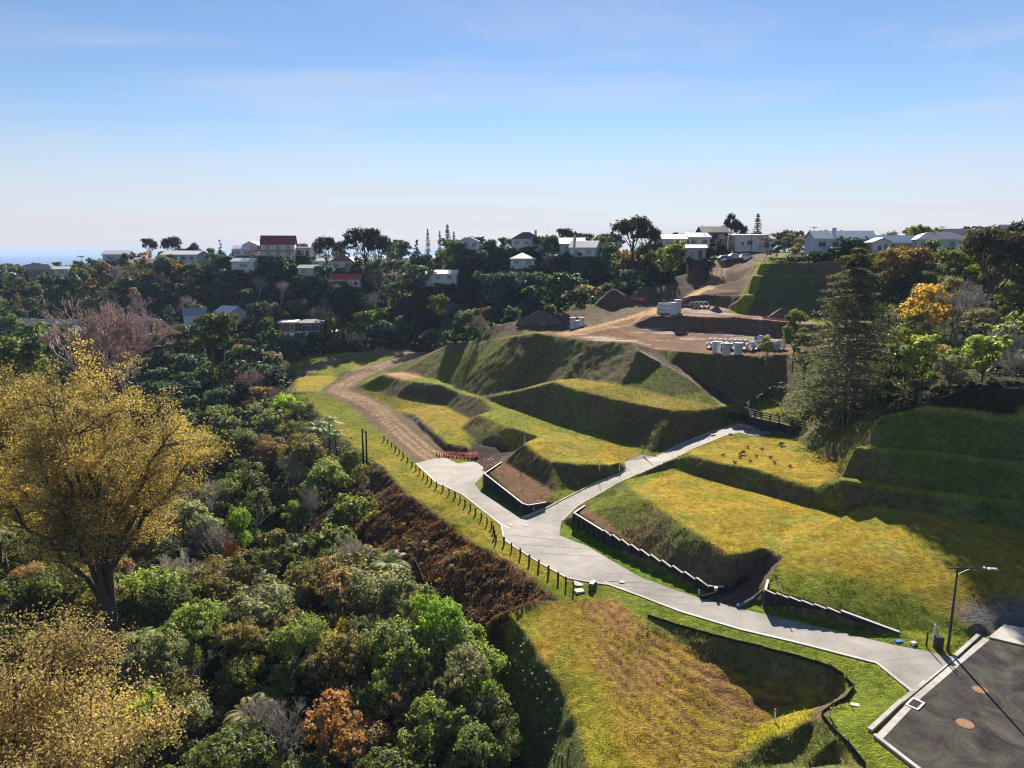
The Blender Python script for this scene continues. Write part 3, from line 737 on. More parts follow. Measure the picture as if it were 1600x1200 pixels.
for a, c2 in (((1000,931,-1.05),(1000,902,-1.05)), ((1156,983,-.55),(1156,951,-.55)), ((1370,1036,-.05),(1462,1021,0)), ((783,820,-1.98),(815,810,-1.98)), ((722,772,-2.4),(742,757,-2.6)), ((1250,1005,-.35),(1250,973,-.35)), ((877,815,-1.6),(855,794,-1.5)), ((970,752,-.1),(970,740,-.05)), ((1045,721,1.0),(1025,714,.7)), ((886,903,-1.4),(950,873,-1.25)), ((874,837,-1.65),(783,820,-1.98))):
    strip("joint", [at(*a), at(*c2)], .035, m_joint, .031, .003, drive)
def along(line, f):
    P = densify(line, .2); return P[min(len(P) - 1, int(f * (len(P) - 1)))]
for k in range(1, 15): strip("joint", [along(pDS[1:13], k / 15), along(pDN[1:13], k / 15)], .035, m_joint, .031, .003, drive)
for k in range(1, 9): strip("joint", [along(pDN[13:20], k / 9), along(pDB[1:13][::-1], k / 9)], .035, m_joint, .031, .003, drive)
m_asph, nt, b = nodes_mat("asphalt")
a1, a2, a3 = add_noise(nt, .35, 7, .68, dist=1.2), add_noise(nt, 9, 3, .6), add_noise(nt, .9, 5, .7, stretch=(1, .25, 1))
c = mixc(nt, 1.0, ramp(nt, a1, [(.34, (.020, .016, .019)), (.46, (.044, .036, .040)), (.56, (.060, .062, .048)), (.66, (.092, .076, .078))]), ramp(nt, a2, [(.3, .75), (.7, 1.25)]), 'MULTIPLY')
c = mixc(nt, ramp(nt, a3, [(.55, 0.0), (.75, .35)]), c, (.11, .09, .08))
nt.links.new(c, b.inputs["Base Color"]); b.inputs["Roughness"].default_value = .97; b.inputs["Specular IOR Level"].default_value = .08; add_bump(nt, b, a2, .5, .02)
road = tag(slab("road", ROADP, m_asph, 0.0, .3), kind="structure")
k1 = [at(1368,1148,0), at(1428,1086,0), at(1492,1032,0), at(1536,996,0)]
kerb = tag(strip("kerb", [at(1364,1144,0), at(1413,1098,0)], .28, m_kerb, .0, .13, side=.2), kind="structure")
strip("kerb_run", [at(1497,1028,0), at(1533,995,0)], .28, m_kerb, .0, .13, kerb, side=.2)
strip("channel", k1, .42, m_kerb, .012, .0, kerb, side=-.25)
strip("crossing_lip", [at(1413,1098,0), at(1497,1028,0)], .28, m_kerb, .0, .035, kerb, side=.2)
strip("kerb_run", [at(1366,1149,0), at(1437,1204,0), at(1545,1290,0)], .26, m_kerb, .0, .12, kerb)
tag(slab("footpath", [at(1545,996,.02), at(1569,976,.06), at(1640,990,.06), at(1800,1025,.06), at(1800,1046,.02), at(1600,1009,.02)], m_white, .05), kind="structure")
# ------------------------------------------------------------------ retaining walls, fences, street furniture
ORD = ("first second third fourth fifth sixth seventh eighth ninth tenth eleventh twelfth thirteenth fourteenth fifteenth sixteenth seventeenth eighteenth nineteenth twentieth "
       "twenty-first twenty-second twenty-third twenty-fourth twenty-fifth twenty-sixth twenty-seventh twenty-eighth twenty-ninth thirtieth thirty-first thirty-second thirty-third thirty-fourth thirty-fifth thirty-sixth thirty-seventh thirty-eighth thirty-ninth fortieth "
       "forty-first forty-second forty-third forty-fourth forty-fifth forty-sixth forty-seventh forty-eighth forty-ninth fiftieth").split()
m_wall = simple("stained_wall_board", (.020, .021, .027), .7, .35, 2.0, .2, stretch=(1, 1, 8))
m_post = simple("stained_wall_post", (.030, .030, .034), .7, .3, 3.0, .2)
m_cap = simple("weathered_cap", (.50, .47, .42), .8, .15, 3.0)
m_rail = simple("dark_fence_rail", (.045, .038, .035), .75, .3, 3.0)
m_bol = simple("creosoted_timber", (.050, .040, .030), .85, .35, 6.0, .3)
m_black = simple("black_fabric", (.014, .015, .014), .8, .3, 2.0)
m_steel = simple("dark_painted_steel", (.020, .020, .022), .45, .2, 4.0, spec=.5)
m_galv = simple("galvanised_steel", (.45, .46, .47), .45, .15, 4.0, metal=.6)
m_red = simple("safety_red", (.72, .045, .025), .6, .15, 4.0)
m_orange = simple("safety_orange", (.80, .12, .03), .6, .2, 2.0)
m_whitep = simple("white_paint", (.78, .77, .74), .5, .06, 3.0)
m_rust = simple("rusty_iron", (.24, .125, .065), .85, .4, 9.0, .4)
m_peg = simple("raw_pine", (.62, .50, .32), .8, .15, 4.0)
m_blue = simple("blue_plastic", (.05, .16, .55), .4, .1)
m_green = simple("green_plastic", (.03, .12, .06), .5, .2)
m_pipe = concrete("pipe_concrete", (.56, .58, .62), 1.2, .16)

def wall_things(name, label, line, base_fn, bay=1.05, step=0.0, cap_w=.20, group="dark retaining walls along the concrete lanes", cap_mat=None):
    root = empty(name, (line[0][0], line[0][1], line[0][2]))
    o3 = Vector(line[0]); cache = {}
    tag(root, label, "retaining wall", group)
    for a, b in zip(line[:-1], line[1:]):
        A, B = Vector(a), Vector(b); n = max(1, round((B - A).xy.length / bay)); d = (B - A).xy.normalized()
        rz = math.atan2(d.y, d.x); nrm = Vector((d.y, -d.x))           # towards the lane
        if nrm.y > 0.3 and abs(nrm.x) < .8: nrm = -nrm
        if nrm.dot(Vector((-1, -1))) < 0 : nrm = -nrm
        for i in range(n):
            p, q = A.lerp(B, i / n), A.lerp(B, (i + 1) / n); m = (p + q) / 2
            zt = m.z + (step if step else 0.0); zb = base_fn(m.x + nrm.x * .3, m.y + nrm.y * .3) - .25
            tilt = step
            w = (q - p).xy.length; h = zt - zb; c = m - o3
            pl = MB().box((0, 0, 0), (w - .012, .07, h)); pl.build("panel", m_wall, root, (c.x, c.y, (zt + zb) / 2 - o3.z)).rotation_euler = (0, 0, rz)
            pp = p - o3
            MB().box((0, 0, 0), (.17, .16, h - .03), 0, .97).build("post", m_post, root, (pp.x + nrm.x * .085, pp.y + nrm.y * .085, (zt + zb) / 2 - o3.z)).rotation_euler = (0, 0, rz)
            dz = (q.z - p.z) * (1 if not step else .2)
            cp = MB().hexa([(-w / 2, -cap_w / 2, -dz / 2), (w / 2, -cap_w / 2, dz / 2), (w / 2, cap_w / 2, dz / 2), (-w / 2, cap_w / 2, -dz / 2),
                            (-w / 2, -cap_w / 2, .05 - dz / 2), (w / 2, -cap_w / 2, .05 + dz / 2), (w / 2, cap_w / 2, .05 + dz / 2), (-w / 2, cap_w / 2, .05 - dz / 2)])
            cp.build("cap", cap_mat or m_cap, root, (c.x, c.y, zt - o3.z + .003)).rotation_euler = (0, 0, rz)
    return root
wall_things("retaining_wall", "low black retaining wall with pale cap around brown bed beside turning area", W1, ground_z)
def stepped(line, n, rise):
    """top line cut into level-ish bays that each start a little higher than the last one ended"""
    L2 = densify(line, 1.0); return line
def step_wall(name, label, corner_part, run, zs, base_fn, bay):
    root = wall_things(name, label, corner_part, base_fn, bay)
    o3 = Vector(corner_part[0]); A, B = Vector(run[0]), Vector(run[-1])
    pth = densify(run, .1); n = len(zs)
    for i in range(n):
        p, q = Vector(pth[int(i * (len(pth) - 1) / n)]), Vector(pth[int((i + 1) * (len(pth) - 1) / n)])
        z0, z1 = zs[i]
        d = (q - p).xy.normalized(); rz = math.atan2(d.y, d.x); w = (q - p).xy.length; nrm = Vector((d.y, -d.x))
        if nrm.y > 0: nrm = -nrm
        m = (p + q) / 2; zb = base_fn(m.x + nrm.x * .4, m.y + nrm.y * .4) - .25; c = m - o3; e = .006
        MB().hexa([(-w / 2 + e, -.035, zb - o3.z), (w / 2 - e, -.035, zb - o3.z), (w / 2 - e, .035, zb - o3.z), (-w / 2 + e, .035, zb - o3.z),
                   (-w / 2 + e, -.035, z0 - o3.z), (w / 2 - e, -.035, z1 - o3.z), (w / 2 - e, .035, z1 - o3.z), (-w / 2 + e, .035, z0 - o3.z)]).build("panel", m_wall, root, (c.x, c.y, 0)).rotation_euler = (0, 0, rz)
        cw = .10
        MB().hexa([(-w / 2, -cw, z0 - o3.z + .003), (w / 2, -cw, z1 - o3.z + .003), (w / 2, cw, z1 - o3.z + .003), (-w / 2, cw, z0 - o3.z + .003),
                   (-w / 2, -cw, z0 - o3.z + .055), (w / 2, -cw, z1 - o3.z + .055), (w / 2, cw, z1 - o3.z + .055), (-w / 2, cw, z0 - o3.z + .055)]).build("cap", m_cap, root, (c.x, c.y, 0)).rotation_euler = (0, 0, rz)
        for k in range(max(1, round(w / bay))):
            f = k / max(1, round(w / bay)); pp = p.lerp(q, f) - o3; zt = z0 + (z1 - z0) * f
            MB().box((0, 0, 0), (.17, .16, zt - zb - .04), 0, .97).build("post", m_post, root, (pp.x + nrm.x * .085, pp.y + nrm.y * .085, (zt + zb) / 2 - o3.z - .02)).rotation_euler = (0, 0, rz)
    return root
run2 = [(p[0], p[1], p[2]) for p in W2[2:6]]
zs2 = []
for i in range(10):
    zs2.append((.17 + .005 * i, -.10 + .005 * i))
step_wall("retaining_wall", "long black retaining wall with stepped pale cap below the largest gold lot", [W2[0], W2[1], W2[2]], run2, zs2, ground_z, 1.05)
run3 = [(p[0], p[1], p[2]) for p in W3[1:]]
zs3 = [(1.20, .98), (1.14, .92), (1.06, .84), (.98, .76), (.91, .69), (.85, .62), (.80, .18)]
# last bay is long and tapers to the ground
root3 = step_wall("retaining_wall", "black stepped retaining wall tapering down to the grass near the lamp post", [W3[0], W3[1]], [run3[0]] + [tuple(Vector(run3[0]).lerp(Vector(run3[-1]), .58))], zs3[:6], ground_z, 1.1)
def tail_bay(root, o3, p, q, z0, z1):
    p, q, o3 = Vector(p), Vector(q), Vector(o3); d = (q - p).xy.normalized(); rz = math.atan2(d.y, d.x); w = (q - p).xy.length; m = (p + q) / 2; c = m - o3; zb = ground_z(m.x, m.y - .5) - .5
    MB().hexa([(-w / 2, -.035, zb - o3.z), (w / 2, -.035, zb - o3.z), (w / 2, .035, zb - o3.z), (-w / 2, .035, zb - o3.z), (-w / 2, -.035, z0 - o3.z), (w / 2, -.035, z1 - o3.z), (w / 2, .035, z1 - o3.z), (-w / 2, .035, z0 - o3.z)]).build("panel", m_wall, root, (c.x, c.y, 0)).rotation_euler = (0, 0, rz)
    MB().hexa([(-w / 2, -.13, z0 - o3.z + .004), (w / 2, -.13, z1 - o3.z + .004), (w / 2, .13, z1 - o3.z + .004), (-w / 2, .13, z0 - o3.z + .004), (-w / 2, -.13, z0 - o3.z + .05), (w / 2, -.13, z1 - o3.z + .05), (w / 2, .13, z1 - o3.z + .05), (-w / 2, .13, z0 - o3.z + .05)]).build("cap", m_cap, root, (c.x, c.y, 0)).rotation_euler = (0, 0, rz)
tail_bay(root3, W3[0], Vector(run3[0]).lerp(Vector(run3[-1]), .582), run3[-1], .86, .14)
tail_bay(bpy.data.objects["retaining_wall.001"], W2[0], W2[5], W2[6], .04, .02)
gate_wall = wall_things("retaining_wall", "black retaining wall at the head of the upper lane under a rail fence", GW, ground_z, 1.1, cap_mat=m_post)
# timber rail fence on top of that wall, returning up the bank
def rail_fence(name, label, line, spacing=1.7, h=1.15, rails=3, mat=m_rail, group=None):
    root = empty(name, line[0]); o3 = Vector(line[0]); tag(root, label, "fence", group)
    seg = []
    for a, b in zip(line[:-1], line[1:]):
        A, B = Vector(a), Vector(b); n = max(1, round((B - A).xy.length / spacing))
        seg += [A.lerp(B, i / n) for i in range(n)]
    seg.append(Vector(line[-1]))
    for p in seg:
        c = p - o3; MB().box((0, 0, h / 2 - .15), (.17, .17, h + .3), 0, .95).build("post", mat, root, c)
    for p, q in zip(seg[:-1], seg[1:]):
        for k in range(rails):
            z = h * (.32 + .62 * k / max(1, rails - 1)); a, b = p - o3, q - o3; d = (b - a).normalized()
            rz = math.atan2(d.y, d.x); w = (b - a).xy.length; dz = b.z - a.z
            MB().hexa([(0, -.03, -.09), (w, -.03, dz - .09), (w, .03, dz - .09), (0, .03, -.09), (0, -.03, .09), (w, -.03, dz + .09), (w, .03, dz + .09), (0, .03, .09)]).build(
                "rail", mat, root, (a.x + math.sin(rz) * .1, a.y - math.cos(rz) * .1, a.z + z)).rotation_euler = (0, 0, rz)
    return root
gwf = [(p[0] + .1, p[1] + .5, p[2]) for p in GW[1:]]
end = at(1257,671,4.1)
rail_fence("rail_fence", "dark timber three-rail fence on the wall at the head of the upper lane", [hit(1204,618), tuple(Vector(hit(1204,618)).lerp(Vector(gwf[0]), .5)), gwf[0]] + gwf[1:] + [end])
# pale timber prop leaning on that wall, concrete strip at its foot
pb, pt2 = Vector(at(1234,680,2.55)), Vector(at(1238,667,4.0))
tag(MB().tube(pb, pt2, .16, .16, 4).build("timber_plank", m_peg), "pale timber plank leaning on the right end of the fenced black wall", "plank")
tag(strip("concrete_sill", [at(1154,663.5,2.62), at(1205,676,2.52)], .5, m_white, .05, .12), "pale concrete sill at the foot of the fenced black wall", "sill")

# bollards along the verge
bol_px = [(600,690),(606,695),(612,700),(618,706),(624,711),(630,717),(637,724),(644,731),(650,736.5),(656,742),(662,748),(668,753),(674,758),(682,763),(692,768),(702,774),(711,779),(719,785),(727,791.5),(735,798),(743,805),(752,812),(761,820),(768,826),(771,833),(773,840),(775,848),(787.5,851),(799.5,860.5),(813,870),(827,879.5),(841.5,888),(857,897.5),(872,907.5),(884,915),(896,923)]
bme = MB().box((0, 0, .30), (.16, .16, .98), 0, 1.0); bme.box((0, 0, .82), (.16, .16, .07), 0, .35); bol_me = bme.mesh("bollard"); bol_me.materials.append(m_bol)
for i, (x, y) in enumerate(bol_px):
    p = hit(x, y - 1.5); o = link("bollard", bol_me, None, None, p); o.rotation_euler = (RNG.normal(0, .03), RNG.normal(0, .03), RNG.uniform(0, 1.5))
    tag(o, f"dark timber bollard on the driveway verge, {ORD[i]} counting from the dirt track end", "bollard", "timber bollards along the driveway verge")

# street lamp at the road corner
lp = hit(1481, 1016); v0 = Vector(lp); zt = v0.z
while proj((v0.x, v0.y, zt))[1] > 888: zt += .05
LH = zt - v0.z
lamp = tag(empty("street_lamp", v0), "tall slim black street lamp with outreach arm beside the road kerb", "street lamp")
MB().lathe([(.0, -.3), (.15, -.3), (.15, .02), (.13, .25), (.105, .3), (.06, LH - .1), (.05, LH), (0, LH)], n=12).build("pole", m_steel, lamp, smooth=True)
MB().tube((-.75, .05, LH - .05), (2.15, -.35, LH + .08), .045, .035, 8).build("arm", m_steel, lamp)
MB().tube((0, 0, LH - .55), (.9, -.13, LH), .028, .022, 6).build("brace", m_steel, lamp)
lh = MB().box((2.35, -.37, LH + .09), (.75, .28, .1), -.13, .75).build("lamp_head", m_galv, lamp); MB().box((2.4, -.37, LH + .025), (.45, .2, .03), -.13).build("lens", m_whitep, lh)
MB().box((1.75, -.3, LH + .14), (.14, .14, .12)).build("light_sensor", m_whitep, lamp)
# service cabinet beside the lamp
p = hit(1466, 1013); cab = tag(empty("service_cabinet", p), "small dark service cabinet with posts beside the street lamp", "cabinet")
MB().box((0, 0, .45), (.55, .4, 1.1), 0, .96).build("box", m_steel, cab); MB().box((0, -.208, .5), (.42, .012, .8)).build("door", m_rail, cab)
for dx, hh, mm in ((-.75, 1.1, m_bol), (-.25, 1.75, m_whitep), (-.02, 1.5, m_galv)): MB().box((dx, .3, hh / 2), (.1, .1, hh + .2), 0, .9).build("post", mm, cab)
# ironwork set in the road and lane
def cover(px, py, z, r, mat, label, name="manhole_cover"):
    p = at(px, py, z); root = tag(empty(name, p), label, "manhole cover", "manhole covers in the paving")
    MB().lathe([(0, .03), (r * .78, .03), (r * .8, .015)], n=24).build("lid", mat, root); MB().lathe([(r * .8, 0), (r * .8, .026), (r, .026), (r * 1.02, 0)], n=24).build("frame", m_rust if mat == m_rust else m_kerb, root)
cover(1508,1131,0,.52,m_rust,"rusty orange round manhole cover nearest the bottom edge of the road"); cover(1531,1078,0,.46,m_rust,"rusty manhole cover on the road crossed by the lamp post shadow")
for x, y, z, r, lb in ((672,737,-2.88,.55,"pale round manhole cover at the left edge of the turning area"), (700,755,-2.68,.32,"small pale manhole cover in the middle of the turning area"), (798,820,-1.92,.36,"round pale manhole cover in the lane near the bollard row bend"), (822,821,-1.86,.33,"round pale manhole cover in the centre of the lane junction"),
                       (905,911,-1.28,.62,"pale round manhole cover in the grass beside the parking bay"), (972,909,-1.1,.30,"small yellowish manhole cover in the lane below the stepped wall"), (1114,679,2.25,.4,"dark round cover on the upper lane, lower of two"), (1141,677,2.52,.35,"dark round cover on the upper lane nearest the fenced wall")):
    cover(x, y, z + .03 if (x, y) != (905, 911) else ground_z(*at(x, y, z)[:2]) + .02, r, m_kerb if z < 2 else m_rust, lb)
p = at(1425,1098,0); gr = tag(empty("drain_grate", (p[0], p[1], .0), R(40)), "kerb drain grate with pale concrete frame at the road edge", "drain grate")
MB().box((.0, -.55, .03), (1.1, .12, .05)).box((.0, .15, .03), (1.1, .12, .05)).box((-.55, -.2, .03), (.12, .82, .05)).box((.55, -.2, .03), (.12, .82, .05)).build("frame", m_whitep, gr); 
for k in range(7): MB().box((-.42 + .14 * k, -.2, .035), (.06, .58, .04)).build("bar", m_steel, gr)
MB().box((0, -.2, .016), (.98, .58, .008)).build("pit", m_black, gr)
def small(name, px, py, mb, mat, label, cat, rz=0.0):
    p = hit(px, py); o = mb.build(name, mat, None, p); o.rotation_euler = (0, 0, rz); return tag(o, label, cat)
small("concrete_pad", 905, 924, MB().box((0, 0, .05), (.9, .7, .16), 0, .94), m_peg, "square yellowish concrete pad in the grass by the parking bay", "pad", .3)
small("plastic_box", 926, 917, MB().box((0, 0, .25), (.5, 1.2, .5), 0, .7), m_green, "tilted green plastic box at the end of the parking bay", "plastic box", -.5)
small("water_meter_box", 1404, 1003, MB().box((0, 0, .05), (.6, .35, .14), 0, .9), m_blue, "blue meter box lid in the grass at the end of the stepped wall", "meter box", .1)
small("white_board", 1336, 1102, MB().box((0, 0, .03), (.55, .32, .1), 0, .92), m_whitep, "pale blue-white board lying in the lawn left of the kerb", "board", -.3)
small("service_stub", 1427, 1006, MB().box((0, 0, .06), (.5, .4, .2), 0, .7), m_whitep, "white service stub in grass between the stepped wall and the lamp", "service stub", .3)
small("plastic_bag", 1155, 947, MB().box((0, 0, .12), (.5, .3, .24), 0, .8), m_blue, "pale blue bag at the mouth of the bare earth cutting", "bag", .5)
m_hazard = simple("hazard_red", (.55, .05, .04), .6, .1)
def peg(px, py, h, label, mat=None, w=.09, top=None):
    p = hit(px, py); r = tag(empty("marker_peg", p), label, "marker peg", "survey and service pegs about the lots")
    MB().box((0, 0, h / 2 - .1), (w, w, h + .2), 0, .9).build("stake", mat or m_whitep, r)
    MB().box((0, 0, h - .06), (w * 1.12, w * 1.12, .14)).build("flag_band", top or m_hazard, r)
p = hit(1118, 930); mk = tag(empty("marker_post", p), "orange tubular marker post with white top at the bare earth cutting", "marker post")
MB().tube((0, 0, -.2), (0, 0, .62), .15, .15, 10).build("tube", m_orange, mk); MB().tube((0, 0, .62), (0, 0, .78), .152, .15, 10).build("white_top", m_whitep, mk)
for x, y, h, lb in ((820,697,1.6,"white peg on the corner of the raised lot above the turning area"), (768,648,1.4,"pale peg on the crest of the small gold lot behind the barrier"), (951,838,1.3,"white peg behind the middle of the stepped wall"),
                    (937,736,1.6,"grey peg in the shade under the raised lot by the upper lane"), (968,735,.8,"short white peg at the corner of the upper lane spur"), (631,558,1.8,"white peg beside the dirt track far up the slope"),
                    (492,613,1.6,"white peg where the dirt track bends by the small gold lot"), (1003,703,.7,"white peg at the tip of the gold lot by the upper lane"), (1217,922,.9,"white capped peg in the grass behind the stepped wall corner"),
                    (1106,925,.6,"small white peg in front of the long stepped wall end"), (846,775,.5,"short white peg in the brown bed at the wall corner"), (878,819,.6,"white peg in the green triangle at the lane junction"),
                    (1297,1121,.7,"pale peg by the silt fence corner in the lower lawn"), (1210,1130,1.1,"thin dark stake in the hollow of the lower lot"), (1092,930,.5,"white stub peg in the lawn before the bare cutting"), (834,797,.55,"white stub at the foot of the angled black wall")):
    peg(x, y, h, lb)
# red and white barrier line across the track end
cone = MB().lathe([(.0, 0), (.24, 0), (.24, .04), (.17, .05), (.05, .62), (0, .62)], n=10)
cone_me = cone.mesh("cone_body", True); cone_me.materials.append(m_red); band_me = MB().lathe([(.135, .22), (.088, .42)], n=10).mesh("cone_band", True); band_me.materials.append(m_whitep)
for i, (x, y) in enumerate(((683,711),(687,713),(694,712),(698,713),(702,713),(708,714),(714.5,714.5),(720.5,715),(726.5,715),(732.5,715),(738.5,715),(743,714.5),(746,714.5))):
    p = hit(x, y); c = tag(empty("traffic_cone", p, i), f"red traffic cone with white band across the dirt track, {ORD[i]} from left", "traffic cone", "red cones closing the dirt track")
    link("cone_body", cone_me, None, c); link("band", band_me, None, c)
p0, p1 = Vector(hit(690,712)), Vector(hit(746,714)); br = tag(empty("safety_net", p0), "low red safety net strung behind the cones at the track end", "safety net")
for i in range(7):
    a, b2 = p0.lerp(p1, i / 7) - p0, p0.lerp(p1, (i + 1) / 7) - p0; a.y += .5; b2.y += .5
    MB().tube(a + Vector((0, 0, -.2)), a + Vector((0, 0, .65)), .025, .025, 5).build("stake", m_bol, br)
    for k in range(3): MB().tube(a + Vector((0, 0, .25 + .16 * k)), b2 + Vector((0, 0, .22 + .16 * k)), .022, .022, 4).build("net_strand", m_red, br)
for i, (x, y) in enumerate(((757.5,729),(763,730),(767,729),(770,730.5))):
    p = hit(x, y); c = tag(empty("hazard_post", p), f"red and white hazard post by the angled wall corner, {ORD[i]} from left", "hazard post", "hazard posts at the turning area corner")
    MB().box((0, 0, .02), (.4, .4, .06)).build("foot", m_black, c)
    for k in range(5): MB().tube((0, 0, .05 + .24 * k), (0, 0, .29 + .24 * k), .09, .09, 8).build("band", (m_red, m_whitep)[k % 2], c)
# silt fences
def silt(line_px, label, h=.42, mat=m_black):
    ln = []
    for a, b in zip(line_px[:-1], line_px[1:]):
        n = max(1, int(math.dist(a, b) / 22)); ln += [(a[0] + (b[0] - a[0]) * i / n, a[1] + (b[1] - a[1]) * i / n) for i in range(n)]
    ln.append(line_px[-1]); P = [Vector(hit(*q)) for q in ln]
    r = tag(empty("silt_fence", P[0]), label, "silt fence", "black silt fences round the worked ground")
    for i in range(len(P) - 1):
        a, b = P[i] - P[0], P[i + 1] - P[0]; up = Vector((0, 0, 1)); d = (b - a); nr = Vector((-d.y, d.x, 0)).normalized() * .02
        h0, h1 = h * random.uniform(.8, 1.1), h * random.uniform(.8, 1.1)
        MB().hexa([a - nr - up * .2, b - nr - up * .2, b + nr - up * .2, a + nr - up * .2, a - nr + up * h0, b - nr + up * h1, b + nr + up * h1, a + nr + up * h0]).build("fabric", mat, r)
        MB().box((a.x, a.y, a.z + h * .45), (.06, .06, h * 1.5)).build("stake", m_bol, r)
silt([(1012,963),(1060,979),(1130,998),(1190,1013),(1250,1029),(1296,1043),(1318,1056)], "long black silt fence along the top of the foreground hollow", .26)
silt([(1322,1062),(1334,1075),(1322,1092),(1300,1105),(1284,1116)], "bent silt fence round the right corner of the hollow", .3)
silt([(1284,1120),(1300,1140),(1325,1165),(1352,1198)], "dark silt fence running to the bottom edge left of the road", .35)
silt([(1095,938),(1120,931),(1142,925),(1160,912),(1170,904)], "black silt fence curving up the left side of the bare cutting", .45)
silt([(648,880),(657,898),(662,912)], "short black silt fence on the mulched bank", .5);
logp = [hit(1152,951), hit(1165,944), hit(1178,937), hit(1192,926)]
lg = MB()
for a, b in zip(logp[:-1], logp[1:]): lg.tube(Vector(a) + Vector((0, 0, .12)), Vector(b) + Vector((0, 0, .12)), .17, .17, 8)
tag(lg.build("filter_sock", simple("grey_sock", (.10, .10, .10), .9)), "grey filter sock lying along the right side of the bare cutting", "filter sock")
# orange-red mesh fences up on the works
def mesh_fence(pa, pb, label, h=.9, n=9):
    a, b = Vector(pa), Vector(pb); r = tag(empty("safety_fence", a), label, "safety fence", "red safety fences on the earthworks")
    for i in range(n + 1):
        q = a.lerp(b, i / n); q.z = ground_z(q.x, q.y); c = q - a
        MB().box((c.x, c.y, c.z + h / 2), (.08, .08, h + .3)).build("post", m_peg, r)
        if i < n:
            q2 = a.lerp(b, (i + 1) / n); q2.z = ground_z(q2.x, q2.y); d = q2 - a
            MB().hexa([(c.x, c.y - .02, c.z + .1), (d.x, d.y - .02, d.z + .1), (d.x, d.y + .02, d.z + .1), (c.x, c.y + .02, c.z + .1), (c.x, c.y - .02, c.z + h), (d.x, d.y - .02, d.z + h * .92), (d.x, d.y + .02, d.z + h * .92), (c.x, c.y + .02, c.z + h)]).build("mesh_panel", m_orange, r)
qa, qb = Vector(QC[4]), Vector(QC[5]); mesh_fence(tuple(qa + Vector((0, 1.2, 0))), tuple(qb + Vector((0, 1.2, 0))), "long orange-red safety fence in front of the tall terraced bank", .55)
mesh_fence(hit(986,470), hit(1006,471), "short orange safety fence right of the dark soil heap", 1.0, 4)

# ------------------------------------------------------------------ concrete pipes and risers
def pipe_mesh(r, t, l):
    return MB().lathe([(r - t, 0), (r, 0), (r, l * .82), (r * 1.12, l * .86), (r * 1.12, l), (r - t * .6, l), (r - t, l * .9), (r - t, 0)], n=18).mesh("concrete_pipe", True)
pm = pipe_mesh(.46, .085, 2.4); pm.materials.append(m_pipe); pm2 = pipe_mesh(.72, .10, 1.9); pm2.materials.append(m_pipe); pm3 = pipe_mesh(.36, .06, 2.4); pm3.materials.append(m_pipe)
def lay(me, loc, az, label, group, cat="concrete pipe"):
    o = link("concrete_pipe", me, None, None, loc); o.rotation_euler = (R(-90), 0, az); return tag(o, label, cat, group)
g1 = "concrete pipes stacked by the lower bench"
base = Vector(hit(1107, 545)); e1 = Vector(hit(1163, 547)); dx = (e1 - base).xy.length / 7
for i in range(8):
    q = base.lerp(e1, i / 7); z = ground_z(q.x, q.y); lay(pm, (q.x, q.y, z + .46), R(-14), f"grey concrete pipe in the bottom row of the long stack, {ORD[i]} from left", g1)
for i in range(8):
    q = base.lerp(e1, (i + .5) / 7); z = ground_z(q.x, q.y); lay(pm, (q.x, q.y + .1, z + .46 + .84), R(-14), f"grey concrete pipe in the top row of the long stack, {ORD[i]} from left", g1)
for i, (x, y) in enumerate(((1172,550),(1181,548),(1190,547),(1198,548),(1207,549),(1216,549),(1224,548))):
    q = hit(x, y - 1); lay(pm2, (q[0], q[1] + .5, q[2] + .72), R(-30 + 7 * i), f"wide concrete pipe behind the grey bush, {ORD[i]} from left", "wide concrete pipes behind the grey bush")
for i, (x, y) in enumerate(((1185,544),(1196,543))):
    q = hit(x, y); lay(pm, (q[0], q[1] + 1.5, q[2] + 1.6), R(-40), f"concrete pipe perched on the wide pipes, {ORD[i]} from left", "wide concrete pipes behind the grey bush")
for i, x in enumerate((1082, 1089, 1096, 1103)):
    q = hit(x, 481 - i * .3); lay(pm2, (q[0], q[1], q[2] + .6), R(-12), f"concrete pipe in the short row under the haul track, {ORD[i]} from left", "four concrete pipes on the upper bench")
def riser(px, py, r, h, label, group):
    p = hit(px, py); o = tag(empty("manhole_riser", p), label, "concrete riser", group)
    MB().lathe([(r - .1, 0), (r, 0), (r, h), (r - .1, h), (r - .1, 0)], n=20).build("ring", m_pipe, o, smooth=False)
    MB().lathe([(0, h - .03), (r + .06, h - .03), (r + .06, h + .12), (0, h + .12)], n=20).build("lid", m_white, o); MB().lathe([(0, -.1), (r + .16, -.1), (r + .16, .14), (r, .14)], n=20).build("base_flange", m_white, o)
for i, (x, y) in enumerate(((1119,551),(1134.5,554),(1153,553.5))): riser(x, y, .74, 2.0, f"upright concrete manhole riser with lid before the pipe stack, {ORD[i]} from left", "upright manhole risers on the earthworks")
for x, y, r, h, lb in ((894.5,513,.62,2.3,"tall upright concrete riser beside the grey soil heap, leftmost of three"), (901.5,512,.5,1.5,"short upright concrete riser between two taller ones by the grey soil heap"), (908.5,509.5,.62,1.9,"upright concrete riser nearest the haul track of the three by the heap"), (1052.5,491.5,.9,2.6,"tall white concrete riser right of the white pipe stack on the upper bench"), (1058.5,489.5,.8,3.0,"tallest white riser behind another on the upper bench")):
    riser(x, y, r, h, lb, "upright manhole risers on the earthworks")
for k in range(3):
    for j in range(3 - (k == 2)):
        q = hit(1027, 491); o = link("concrete_pipe", pm3 if False else pm, None, None, (q[0] + .3 + k * .15, q[1] + j * .95 + k * .4, q[2] + .46 + k * .8)); o.rotation_euler = (R(-90), 0, R(-88)); o.scale = (1, 1, 1.5)
        tag(o, f"long pale pipe lying sideways in the upper bench stack, {('bottom','middle','top')[k]} layer {ORD[j]} from front", "concrete pipe", "pale pipes stacked sideways on the upper bench")
